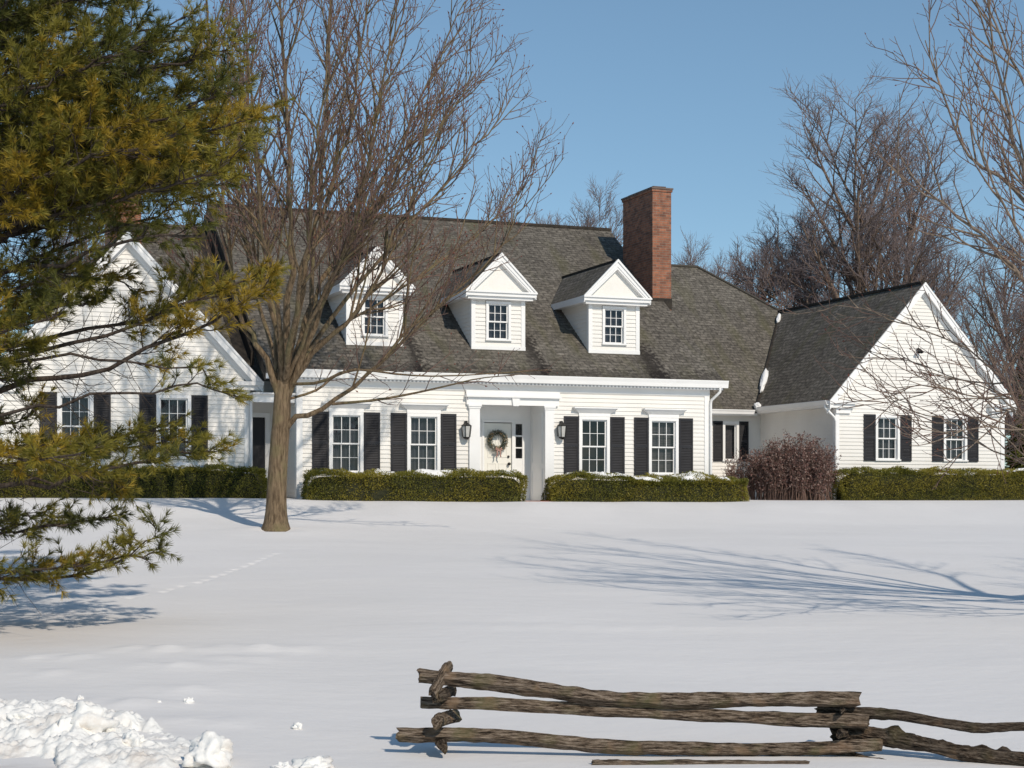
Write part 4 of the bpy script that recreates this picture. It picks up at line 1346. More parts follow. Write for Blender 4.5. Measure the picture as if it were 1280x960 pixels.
    # the thin low branches that reach across the eaves
    for pl, r0 in (([(415, 505, -.28), (470, 500, -.5), (520, 491, -.6), (560, 482, -.7), (599, 473, -.8), (650, 468, -1)], .03),
                   ([(358, 480, 0), (400, 478, -.5), (440, 462, -.8), (500, 468, -1.1), (560, 470, -1.3), (690, 462, -1.5)], .035),
                   ([(357, 500, 0), (395, 488, .2), (420, 470, .5), (455, 462, .8), (505, 465, 1.0)], .03)):
        pts = smooth_path([W(a, b, Y0 + c) for a, b, c in pl], 12)
        ra = [r0 * (1 - .85 * i / 12) + .004 for i in range(13)]
        lb.add(pts, ra, 6)
        c2 = [dict(cfg[1], n=2.2, ang=(25, 60), up=.15, len=(.4, 1.1)), dict(cfg[2], up=.1)]
        decorate(rng, [tr, lb, tw], pts, ra, 0, c2, tips)
    o = npv(base)
    tr.build('trunk', M['bark'], r, o)
    lb.build('limbs', M['bark'], r, o)
    tw.build('twigs', M['twig'], r, o)
    bud_mesh(rng, tips, 'buds', r, o, .016, .75)
maple()

def right_tree():
    rng = np.random.default_rng(8)
    Y0 = 20.2; base = Vector(((1580 - 640) / F * 20.2, Y0, 0)); base.z = gz(base.x, base.y) - .1
    r = empty('maple_tree', base)
    tag(r, 'bare tree standing beyond the right edge with branches reaching over the right gable', 'tree')
    tr = Tubes(); lb = Tubes(); tw = Tubes()
    B = lambda py: (1580, py, 0)
    tp = smooth_path([base + Vector((0, 0, -.2)), W(*B(770)[:2], Y0), W(*B(690)[:2], Y0), W(1578, 600, Y0), W(1576, 500, Y0), W(1566, 400, Y0)], 18)
    tr.add(tp, [.24 + .1 * math.exp(-i / 1.5) - .005 * i for i in range(19)], 16)
    prim = [
        ([(1470, 560), (1400, 450, -.2), (1330, 395, -.3), (1280, 351, -.4), (1251, 319, -.5), (1197, 272, -.6), (1154, 240, -.7), (1112, 205, -.8)], .085),
        ([(1466, 480), (1380, 350, .3), (1300, 270, .5), (1248, 222, .7), (1208, 186, .8), (1179, 121, .9), (1154, 50, 1)], .08),
        ([(1464, 470), (1370, 320), (1300, 250, -.4), (1276, 204, -.6), (1255, 132, -.8), (1240, 40, -1), (1225, -80, -1)], .085),
        ([(1468, 520), (1390, 400, .5), (1330, 340, .8), (1280, 319, 1), (1226, 308, 1.2), (1150, 290, 1.4)], .06),
        ([(1470, 610), (1400, 560, -.3), (1340, 538, -.5), (1280, 522, -.6), (1239, 509, -.7), (1194, 488, -.8), (1119, 485, -.9)], .035),
        ([(1470, 600), (1400, 540, .3), (1330, 500, .5), (1256, 471, .6), (1201, 430, .7), (1119, 399, .8), (1045, 378, .9)], .04),
        ([(1472, 650), (1400, 610, .1), (1340, 594, .2), (1280, 579, .2), (1232, 560, .3), (1177, 522, .4), (1108, 495, .5)], .038),
        ([(1470, 590), (1390, 535, .8), (1330, 514, 1.2), (1280, 502, 1.4), (1180, 467, 1.6), (1088, 440, 1.8)], .035),
        ([(1472, 640), (1400, 565, -.8), (1330, 545, -1), (1280, 536, -1.2), (1201, 540, -1.4), (1126, 536, -1.6)], .03),
        ([(1466, 470), (1400, 300, 1), (1340, 150, 1.6), (1300, 40, 2), (1270, -120, 2.2)], .09),
        ([(1462, 430), (1440, 250), (1420, 50, .4), (1400, -200, .6)], .12),
        ([(1462, 430), (1420, 250, -1), (1370, 100, -1.5), (1330, -80, -2)], .09),
        ([(1464, 440), (1520, 250, .5), (1560, 60, 1), (1600, -150, 1)], .11),
        ([(1466, 470), (1560, 350, -.6), (1640, 220, -1), (1720, 80, -1.4)], .09),
        ([(1466, 490), (1540, 380, 1.2), (1600, 280, 2.2), (1660, 150, 3)], .08),
        ([(1464, 450), (1400, 200, 2), (1370, 50, 3), (1350, -150, 4)], .09),
        ([(1464, 440), (1450, 180, -2), (1440, 0, -3), (1430, -150, -3.4)], .08),
        ([(1466, 500), (1380, 430, -.9), (1320, 360, -1.4), (1268, 280, -1.8), (1230, 200, -2), (1200, 120, -2.1)], .06),
        ([(1464, 440), (1350, 230, 1.0), (1290, 120, 1.5), (1240, 20, 1.7), (1200, -60, 1.8)], .07),
    ]
    cfg = [
        dict(n=2.7, per_m=True, t0=.25, ang=(20, 46), len=(.8, 2.0), tip=.5, r=.013, seg=5, wander=.07, up=.4, sides=5, set=1, rmin=.003),
        dict(n=4.6, per_m=True, t0=.12, ang=(25, 50), len=(.35, .85), tip=.4, r=.005, seg=4, wander=.09, up=.3, sides=4, set=2, rmin=.0022),
        dict(n=3.6, per_m=True, t0=.2, ang=(25, 55), len=(.12, .35), tip=.3, r=.004, seg=3, wander=.12, up=.25, sides=3, set=2, rmin=.0016),
    ]
    tips = []
    for pl, r0 in prim:
        pl = [(p + (0,)) if len(p) == 2 else p for p in pl]
        pl = [(p[0] + max(0, p[0] - 1350) * .9, p[1], p[2]) for p in pl]
        pts = smooth_path([W(a, b, Y0 + c) for a, b, c in pl], 14)
        pts = [p + rng.normal(size=3) * .02 * min(1, i / 4) for i, p in enumerate(pts)]
        ra = [r0 * .72 * (1 - .94 * (i / 14) ** .5) + .003 for i in range(15)]
        lb.add(pts, ra, 7)
        decorate(rng, [tr, lb, tw], pts, ra, 0, cfg, tips)
    o = npv(base)
    tr.build('trunk', M['bark_grey'], r, o)
    lb.build('limbs', M['bark_grey'], r, o)
    tw.build('twigs', M['twig'], r, o)
    bud_mesh(rng, tips, 'buds', r, o, .01, .5)
right_tree()

# ---- pine at the left
def needles(rng, tufts, name, parent, origin):
    """tufts: array of pos, dir, tone"""
    n = len(tufts); k = 30
    c = np.array([t[0] for t in tufts]) - origin; d = np.array([t[1] for t in tufts]); tone = np.array([t[2] for t in tufts])
    c = np.repeat(c, k, 0); d = np.repeat(d, k, 0); tone = np.repeat(tone, k)
    m = n * k
    back = rng.uniform(0, .035, m)[:, None]
    v = d * .85 + rng.normal(size=(m, 3)) * .42; v /= np.linalg.norm(v, axis=1)[:, None]
    c = c - d * back
    L = rng.uniform(.085, .135, m)[:, None]
    s = np.cross(v, rng.normal(size=(m, 3))); s /= np.linalg.norm(s, axis=1)[:, None]
    wd = .0034
    droop = np.array([0, 0, -1]) * (L * .04)
    co = np.stack([c - s * wd, c + s * wd, c + v * L * .6 + s * wd * .8, c + v * L + droop], 1).reshape(-1, 3)
    f = np.arange(m * 4).reshape(-1, 4)
    fast_mesh(name, co, f, [M['needle1'], M['needle2'], M['needle3']], tone, parent=parent)

def pine():
    rng = np.random.default_rng(33)
    Y0 = 20.2; px0 = -190
    base = W(px0, 700, Y0); base.z = gz(base.x, base.y) - .15
    r = empty('pine_tree', base)
    tag(r, 'white pine with olive green needles filling the left side of the picture', 'tree')
    tr = Tubes(); lb = Tubes(); tw = Tubes()
    top = 11.5
    tr.add([npv(base) + np.array([.1 * math.sin(i), 0, i * (top - base.z) / 20]) for i in range(21)], [.30 * (1 - .9 * i / 20) + .05 * math.exp(-i) for i in range(21)], 14)
    tufts = []
    def tone_of(p, shade):
        q = mnoise.noise(Vector((p[0] * .9, p[1] * .9, p[2] * 1.1))) + rng.normal() * .22 + shade
        return 2 if q > .48 else (0 if q > -.22 else 1)
    def limb(pl, r0, f0=.4, dens=1.0, fan=(.5, 1.3), shade=0.0, nt=1.0, flat=.35, seg=14, up=.35):
        pts = smooth_path([W(a, b, Y0 + c) for a, b, c in pl], seg)
        pts = [p + rng.normal(size=3) * .03 * min(1, i / 3) for i, p in enumerate(pts)]
        ra = [r0 * (1 - .88 * (i / seg) ** .8) + .004 for i in range(seg + 1)]
        lb.add(pts, ra, 7)
        P = np.array(pts); sg = np.linalg.norm(np.diff(P, axis=0), axis=1); cum = np.concatenate([[0], np.cumsum(sg)]); tot = cum[-1]
        # bare interior twigs
        def at(t):
            s = t * tot; i = max(0, min(len(sg) - 1, int(np.searchsorted(cum, s) - 1))); f = (s - cum[i]) / max(sg[i], 1e-6)
            return P[i] * (1 - f) + P[i + 1] * f, (P[i + 1] - P[i]) / sg[i]
        for k in range(int(tot * 5.5)):
            p, tg = at(rng.uniform(.08, max(.12, f0)))
            pp = perp(rng, tg); d = tg * .6 + pp * .8
            q = path(rng, p, d, rng.uniform(.25, 1.1), 4, .15, .1)
            tw.add(q, [.007, .005, .004, .003, .002], 3)
            for _ in range(2):
                q2 = path(rng, q[rng.integers(1, 4)], d + perp(rng, tg) * .9, rng.uniform(.15, .5), 3, .15, .1)
                tw.add(q2, [.004, .003, .0025, .0015], 3)
        nsub = int(tot * (1 - f0) * 8.5 * dens) + 4
        for k in range(nsub):
            t = f0 + (1 - f0) * (k + rng.uniform(0, 1)) / nsub
            p, tg = at(min(t, .995))
            pp = perp(rng, tg) * np.array([1, 1, flat]); pp /= np.linalg.norm(pp)
            an = R(rng.uniform(30, 60)) * (1 - .5 * (t > .95))
            d = tg * math.cos(an) + pp * math.sin(an)
            L = rng.uniform(*fan) * (1 - .55 * (t - f0) / (1 - f0))
            sp_ = path(rng, p, d, L, 5, .10, up)
            tw.add(sp_, [.010, .008, .007, .005, .004, .003], 4)
            n3 = int(L * 9 * nt) + 2
            S = np.array(sp_)
            for j in range(n3):
                tt = .25 + .75 * (j + rng.uniform(0, 1)) / n3
                idx = min(4, int(tt * 5)); ff = tt * 5 - idx
                q0 = S[idx] * (1 - ff) + S[min(idx + 1, 5)] * ff
                tg2 = S[min(idx + 1, 5)] - S[idx]; tg2 /= np.linalg.norm(tg2) + 1e-9
                p3 = perp(rng, tg2); a3 = R(rng.uniform(20, 55))
                d3 = tg2 * math.cos(a3) + p3 * math.sin(a3) * np.array([1, 1, .6]) + np.array([0, 0, .18])
                d3 /= np.linalg.norm(d3)
                l3 = rng.uniform(.08, .30)
                e = q0 + d3 * l3
                tw.add([q0, (q0 + e) / 2, e], [.004, .0035, .003], 3)
                tn = tone_of(e, shade)
                tufts.append((e, d3, tn))
                if l3 > .15: tufts.append((q0 + d3 * l3 * .55, d3 * .6 + p3 * .5, tn))
            tufts.append((S[-1], (S[-1] - S[-2]) / np.linalg.norm(S[-1] - S[-2]), tone_of(S[-1], shade)))
        tufts.append((P[-1], sg[-1] * 0 + (P[-1] - P[-2]) / sg[-1], 0))
    L_ = limb
    T = lambda py: (px0, py, 0)
    # lowest branches near the snow
    LO = dict(flat=.16, up=.12)
    L_([T(700), (-80, 716, -.2), (0, 724, -.3), (62, 720, -.4), (125, 708, -.4), (170, 697, -.4), (198, 690, -.4)], .03, .42, 1.0, (.22, .5), -.1, .9, **LO)
    L_([T(700), (-80, 712, -.5), (0, 718, -.7), (62, 712, -.8), (120, 702, -.8), (165, 692, -.8), (192, 672, -.8), (190, 655, -.8)], .02, .55, .8, (.12, .32), -.1, .9, **LO)
    L_([T(660), (-90, 672, .3), (0, 668, .5), (50, 662, .6), (100, 652, .7), (138, 644, .7)], .028, .44, 1.1, (.22, .5), -.42, .9, **LO)
    L_([T(660), (-90, 655, .9), (0, 650, 1.2), (40, 645, 1.3), (80, 648, 1.4)], .025, .5, .9, (.2, .45), -.42, .8, **LO)
    L_([T(740), (-90, 735, -.8), (-30, 726, -1.1), (15, 708, -1.2)], .022, .6, .7, (.15, .35), -.4, .8, **LO)
    # the yellow spray in front of the left windows
    L_([T(620), (-90, 620, -.3), (0, 608, -.6), (60, 606, -.8), (125, 590, -.9), (160, 580, -1), (225, 570, -1), (262, 560, -1)], .04, .62, 1.0, (.25, .5), .45, .95, **LO)
    L_([T(600), (-90, 600, .2), (0, 598, .3), (80, 600, .3), (130, 602, .3), (160, 612, .3)], .025, .86, 1.0, (.15, .3), .45, .9, **LO)
    L_([T(575), (-90, 590, .5), (0, 582, .8), (80, 572, .9), (150, 562, 1), (240, 552, 1)], .035, .40, 1.15, (.3, .6), .45, .9, **LO)
    L_([T(560), (-90, 575, -1), (0, 574, -1.5), (50, 572, -1.8), (105, 568, -2)], .03, .42, 1.1, (.3, .55), .45, .9, **LO)
    L_([T(560), (-90, 560, -.5), (0, 562, -.7), (60, 556, -.8), (150, 548, -.8), (200, 540, -.8)], .03, .45, .9, (.25, .5), .4, .9, **LO)
    # bare long limbs with tufts at the ends, crossing the left gable
    L_([T(500), (-80, 502, -.2), (0, 484, -.4), (70, 474, -.5), (137, 459, -.6), (233, 417, -.7), (292, 384, -.8), (335, 358, -.8)], .05, .66, 1.0, (.3, .7), .3, 1.0, flat=.25)
    L_([T(470), (-80, 470, -.2), (0, 455, -.2), (90, 430, -.2), (190, 395, -.2), (260, 370, -.2), (315, 348, -.2)], .04, .68, .9, (.3, .7), .3, 1.0, flat=.25)
    L_([T(440), (-80, 450, .3), (0, 436, .5), (80, 420, .6), (150, 405, .7), (210, 385, .8), (262, 358, .8)], .045, .68, 1.1, (.3, .7), .25, 1.0, flat=.25)
    L_([T(520), (-80, 530, -1), (0, 520, -1.2), (80, 500, -1.3), (170, 490, -1.3), (240, 482, -1.3), (298, 490, -1.3)], .028, .8, .35, (.12, .35), 0, .55)
    L_([T(480), (-80, 470, -.8), (0, 455, -1), (90, 440, -1.1), (160, 452, -1.1), (225, 458, -1.1), (262, 470, -1.1)], .026, .8, .3, (.12, .3), 0, .55)
    L_([T(545), (-90, 548, 0), (0, 535, 0), (20, 528, 0), (42, 515, 0)], .03, .6, .8, (.2, .4), .3)
    L_([T(420), (-90, 430, -1.2), (-20, 420, -1.6), (40, 402, -1.9), (80, 390, -2)], .035, .4, 1.0, (.3, .7), .3, 1, flat=.25)
    L_([T(400), (-90, 405, .6), (0, 392, .8), (50, 376, .9), (95, 358, 1)], .04, .5, 1.0, (.3, .7), .3, 1, flat=.25)
    L_([T(430), (-90, 470, -.5), (-20, 475, -.8), (20, 468, -.9), (40, 462, -1)], .03, .55, .8, (.25, .5), -.2)
    L_([T(430), (-90, 425, .2), (0, 402, .2), (60, 385, .2), (125, 372, .2)], .035, .45, 1.1, (.35, .7), .3, 1.1, flat=.25)
    L_([T(400), (-90, 388, -.5), (-20, 372, -.6), (40, 352, -.7), (90, 345, -.8)], .035, .45, 1.1, (.35, .7), .2, 1.1, flat=.25)
    L_([T(450), (-90, 440, -.7), (-20, 436, -.9), (30, 440, -1)], .03, .45, 1.1, (.35, .7), .2, 1.1, flat=.25)
    # middle, gap with sky at far left around y 250..330
    L_([T(360), (-80, 345, 0), (0, 300, -.2), (75, 252, -.3), (142, 233, -.4), (215, 228, -.5), (270, 235, -.6)], .06, .70, 1.1, (.4, .9), .12, 1.1, flat=.25)
    L_([T(370), (-80, 360, -.6), (0, 345, -.8), (80, 325, -1), (150, 305, -1.2), (225, 290, -1.2), (255, 292, -1.2)], .04, .66, .7, (.25, .6), -.1, .9, flat=.25)
    L_([T(385), (-90, 375, .8), (0, 362, 1), (70, 346, 1.2), (130, 350, 1.3), (165, 362, 1.3)], .035, .55, .9, (.3, .65), .15, 1, flat=.25)
    # dense upper mass
    up = [
        (290, 150, -1.0, .10), (302, 178, .4, .12), (318, 145, .0, .1), (296, 205, -1.5, .15), (250, 190, 1.2, 0), (220, 170, -2, .15),
        (282, 100, .8, -.1), (287, 60, -.3, -.15), (270, 118, -1.6, -.1), (240, 80, 1.6, -.2), (232, 22, -.6, -.2), (200, 50, -1.8, -.15),
        (180, 110, .5, -.1), (160, 10, 1.2, -.3), (140, 60, -1, -.2), (110, -20, .3, -.3), (90, 80, -1.8, 0), (120, 150, 1.2, 0), (60, 40, 1.5, -.2),
        (60, 130, -.8, .1), (40, 200, .4, .2), (90, 195, -1.6, .25), (150, 190, -.5, .15), (110, 235, .8, .2), (30, 230, -1.4, .3), (60, 170, 2, .1),
        (200, 215, 1.0, .1), (250, 245, .3, .05), (165, -40, -.5, -.3), (20, 90, .5, 0), (20, -10, -1.2, -.1), (215, 130, 0, -.05),
        (255, 155, -.6, .1), (165, 150, -1.8, .2), (130, 110, .2, 0), (70, 0, -.6, -.1), (275, 205, .8, .1)]
    for (tx, ty, dy, sh) in up:
        s0 = ty + rng.uniform(90, 170)
        m1 = px0 + (tx - px0) * .35; m2 = px0 + (tx - px0) * .7
        L_([T(s0), (m1, s0 - (s0 - ty) * .32 + rng.uniform(-10, 10), dy * .5), (m2, s0 - (s0 - ty) * .68 + rng.uniform(-8, 8), dy * .85), (tx, ty, dy)], .04, .45, 1.05, (.4, .9), sh, 1.0)
    # the sides of the tree away from the view
    for k in range(26):
        az = rng.uniform(0.62 * math.pi, 1.38 * math.pi); z = rng.uniform(-.5, 9.5); L = rng.uniform(3, 4.6) * (1 - .06 * z)
        c = W(px0, YH, Y0)
        def to_px(v):
            return (640 + F * v.x / v.y, YH - F * v.z / v.y, v.y - Y0)
        pts = [Vector((c.x + math.cos(az) * L * f, c.y + math.sin(az) * L * f, z + f * f * .9)) for f in (0, .35, .7, 1)]
        pts = [Vector((p.x, max(p.y, 12), p.z)) for p in pts]
        L_([to_px(p) for p in pts], .04, .45, .7, (.4, .9), 0, .7)
    o = npv(base)
    tr.build('trunk', M['pine_bark'], r, o)
    lb.build('limbs', M['pine_bark'], r, o)
    tw.build('twigs', M['pine_bark'], r, o)
    needles(rng, tufts, 'needles', r, o)
    print('pine tufts', len(tufts))
pine()

# ---- bare trees behind the house
def far_tree(name, label, px, top_py, Y, seed, spread, style, copies=None, group='bare trees behind the house', base_px=None):
    rng = np.random.default_rng(seed)
    base = Vector(((px - 640) / F * Y, Y, 0)); base.z = gz(base.x, base.y) - .2
    Ht = (YH - top_py) / F * Y - base.z
    r = empty(name, base); tag(r, label, 'tree', group)
    tr = Tubes(); tw = Tubes(); lb = Tubes()
    wr = spread / F * Y / 2
    if style == 'vase':
        th = Ht * .16
        tp = path(rng, np.zeros(3), np.array([0, 0, 1.]), Ht * .9, 12, .03, .3)
        ra = [.30 * (1 - .92 * i / 12) + .01 for i in range(13)]
        nl, t0 = 20, .10; ang = (14, 33); up = .55; L0 = (.42, .66)
    elif style == 'gnarly':
        tp = path(rng, np.zeros(3), np.array([.1, 0, 1.]), Ht * .8, 12, .09, .3)
        ra = [.28 * (1 - .9 * i / 12) + .01 for i in range(13)]
        nl, t0 = 16, .25; ang = (30, 70); up = .35; L0 = (.3, .5)
    else:
        tp = path(rng, np.zeros(3), np.array([rng.normal() * .08, 0, 1.]), Ht * .92, 12, .04, .3)
        ra = [.16 * (1 - .92 * i / 12) + .006 for i in range(13)]
        nl, t0 = 18, .12; ang = (24, 50); up = .5; L0 = (.3, .5)
    tr.add(tp, ra, 9)
    k = 1.0
    wn = .09 if style == 'gnarly' else .035
    cfg = [
        dict(n=nl, t0=t0, ang=ang, len=(L0[0] * Ht, L0[1] * Ht), tip=.55, r=.11 if style != 'thin' else .06, seg=8, wander=wn, up=up, sides=5, set=1, rmin=.008),
        dict(n=9, t0=.15, ang=(20, 48), len=(.10 * Ht, .19 * Ht), tip=.5, r=.035, seg=5, wander=wn * 1.3, up=.45, sides=4, set=1, rmin=.006),
        dict(n=7, t0=.12, ang=(22, 50), len=(.04 * Ht, .085 * Ht), tip=.4, r=.014, seg=4, wander=.12, up=.35, sides=3, set=2, rmin=.004),
        dict(n=4, t0=.15, ang=(25, 55), len=(.018 * Ht, .045 * Ht), tip=.3, r=.008, seg=2, wander=.12, up=.3, sides=3, set=2, rmin=.003),
    ]
    decorate(rng, [tr, lb, tw], tp, ra, 0, cfg)
    tr.build('trunk', M['bark_far'], r); lb.build('limbs', M['bark_far'], r); tw.build('twigs', M['twig_far'], r)
    # fit the crown to the seen width
    co = np.concatenate([np.array([v.co[:] for v in c.data.vertices]) for c in r.children if c.name.startswith('limbs')])
    wx = np.percentile(np.abs(co[:, 0]), 90); zt = co[:, 2].max()
    r.scale = (min(1.25, wr / wx), min(1.25, wr / wx), Ht / (zt * 1.06))
    return r

def copy_tree(src, px, top_py, Y, rz, label, sx=1.0, group='bare trees behind the house'):
    c = src.copy(); COL.objects.link(c)
    base = Vector(((px - 640) / F * Y, Y, 0)); base.z = gz(base.x, base.y) - .2
    c.location = base; c.rotation_euler = (0, 0, rz); c['label'] = label; c['group'] = group
    h0 = (src['h0']) ; Ht = (YH - top_py) / F * Y - base.z
    s = Ht / h0
    c.scale = (src.scale[0] * s * sx, src.scale[1] * s * sx, src.scale[2] * s)
    for ch in src.children:
        d = ch.copy(); COL.objects.link(d); d.parent = c
    return c

A1 = far_tree('bare_tree', 'tallest bare tree behind the roof, left of a close pair', 1068, 84, 76, 101, 190, 'vase'); A1['h0'] = (YH - 84) / F * 76 + .3
B1 = far_tree('bare_tree', 'tall bare tree behind the roof, right of a close pair', 1118, 96, 79, 102, 150, 'vase'); B1['h0'] = (YH - 96) / F * 79 + .3
C1 = far_tree('bare_tree', 'crooked bare tree just right of the tall brick chimney', 905, 256, 82, 103, 180, 'gnarly'); C1['h0'] = (YH - 256) / F * 82 + .3
D1 = far_tree('bare_tree', 'slender bare tree left of the tall pair, behind the hipped roof', 1010, 215, 78, 104, 170, 'thin'); D1['h0'] = (YH - 215) / F * 78 + .3
copy_tree(D1, 980, 268, 74, 1.1, 'low bare tree behind the hip of the roof, beside the right wing valley')
copy_tree(C1, 862, 262, 85, 2.0, 'crooked bare tree partly hidden by the tall brick chimney', .8)
copy_tree(C1, 946, 300, 78, 4.0, 'crooked low bare tree between the chimney and the tall pair')
copy_tree(D1, 1045, 262, 80, 2.4, 'thin bare tree under the left side of the tallest crown')
copy_tree(D1, 1150, 240, 75, 3.3, 'thin bare tree above the peak of the right gable')
copy_tree(B1, 1205, 290, 82, 2.1, 'spreading bare tree right of the peak of the right gable')
copy_tree(D1, 1236, 330, 68, 5.0, 'thin low bare tree behind the right slope of the right gable', 1.2)
copy_tree(C1, 1262, 300, 72, .7, 'crooked bare tree near the right edge behind the wing')
copy_tree(B1, 1290, 240, 86, 1.2, 'broad bare tree cut by the right edge of the picture')
copy_tree(D1, 700, 228, 70, 2.8, 'slender bare top above the ridge left of the chimney', .8)
copy_tree(D1, 752, 214, 76, 4.1, 'slender bare top right beside the tall chimney', .7)
copy_tree(D1, 655, 250, 80, 5.2, 'faint bare top above the ridge behind the maple crown')
copy_tree(B1, 60, 215, 78, .4, 'bare tree seen through the gap in the pine, nearest its trunk')
copy_tree(B1, 150, 235, 84, 3.0, 'bare tree behind the left gable and the pine')
copy_tree(C1, 330, 215, 82, 5.5, 'crooked bare tree behind the ridge and the maple crown', .9)

# a dark mass of conifers and brush beyond the right wing
def conifer(px, top, Y, seed, label, wpx):
    rng = np.random.default_rng(seed)
    base = Vector(((px - 640) / F * Y, Y, 0)); base.z = gz(base.x, base.y) - .2
    Ht = (YH - top) / F * Y - base.z
    r = empty('conifer', base); tag(r, label, 'tree')
    tr = Tubes(); tr.add([np.array([0, 0, i * Ht / 8]) for i in range(9)], [.2 * (1 - i / 8.5) for i in range(9)], 7); tr.build('trunk', M['pine_bark'], r)
    wr = wpx / F * Y / 2; n = 16000
    h = 1 - np.sqrt(rng.uniform(0.0, 1, n)); h = h * .97 + .03
    az = rng.uniform(0, 2 * math.pi, n); tier = (np.sin(h * 46 + 3 * np.sin(az * 3)) * .18 + .82)
    rr = wr * (1 - h) * tier * rng.uniform(.25, 1, n) ** .5 + .05
    c = np.stack([rr * np.cos(az), rr * np.sin(az), h * Ht - rr * .25], 1)
    d = np.stack([np.cos(az), np.sin(az), -.3 + 0 * az], 1) + rng.normal(size=(n, 3)) * .5; d /= np.linalg.norm(d, axis=1)[:, None]
    s = np.cross(d, rng.normal(size=(n, 3))); s /= np.linalg.norm(s, axis=1)[:, None]
    L = rng.uniform(.15, .4, n)[:, None]
    co = np.stack([c - s * .035, c + s * .035, c + d * L], 1).reshape(-1, 3)
    fast_mesh('foliage', co, np.arange(n * 3).reshape(-1, 3), M['needle2'], parent=r)
conifer(1292, 345, 70, 5, 'dark conifer at the right edge beyond the right wing', 90)

# ------------------------------------------------------------------ russet shrub
def shrub(px, D, wpx, top_py, seed, label, n_stem, leafy):
    rng = np.random.default_rng(seed)
    u = uof(px, D); b = h2w(u, D); b.z = gz(b.x, b.y) - .05
    Y = b.y; wr = wpx / F * Y / 2; Ht = (YH - top_py) / F * Y - b.z
    r = empty('shrub', b); tag(r, label, 'shrub')
    st = Tubes(); tw = Tubes(); tips = []
    leaf = []
    for k in range(n_stem):
        az = rng.uniform(0, 2 * math.pi); rr = wr * math.sqrt(rng.uniform(0, 1))
        x, y = rr * math.cos(az), rr * math.sin(az) * .7
        p0 = np.array([x * .85, y * .85, 0]); h = Ht * rng.uniform(.55, 1.0) * (1 - .30 * (rr / wr) ** 2)
        p3 = np.array([x, y, h])
        pts = smooth_path([p0, p0 * .5 + p3 * .5 + np.array([-x * .1, 0, h * .12]), p3], 6)
        pts = [p + rng.normal(size=3) * .02 for p in pts]
        st.add(pts, [.012, .011, .01, .008, .006, .004, .003], 4)
        decorate(rng, [st, tw], pts, [.01] * 7, 0, [dict(n=9, t0=.2, ang=(25, 70), len=(.15, .45), tip=.3, r=.005, seg=3, wander=.2, up=.2, sides=3, set=1, rmin=.002)], tips)
    for (p, d) in tips:
        for _ in range(leafy):
            leaf.append(p - d * rng.uniform(0, 2.5) + rng.normal(size=3) * .03)
    c = np.array(leaf); n = len(c)
    d = rng.normal(size=(n, 3)); d /= np.linalg.norm(d, axis=1)[:, None]; s = np.cross(d, rng.normal(size=(n, 3))); s /= np.linalg.norm(s, axis=1)[:, None]
    L = rng.uniform(.016, .038, n)[:, None]
    co = np.stack([c - d * L, c + s * L * .6, c + d * L, c - s * L * .6], 1).reshape(-1, 3)
    st.build('stems', M['twig'], r); tw.build('twigs', M['twig'], r)
    fast_mesh('foliage', co, np.arange(n * 4).reshape(-1, 4), [M['rust'], M['rust2']], (rng.uniform(size=n) < .38).astype(int), parent=r)
shrub(992, 1.6, 112, 541, 3, 'big russet shrub against the side of the right wing', 420, 8)
shrub(928, 2.4, 52, 560, 4, 'smaller thin brown shrub left of the big russet one', 70, 3)

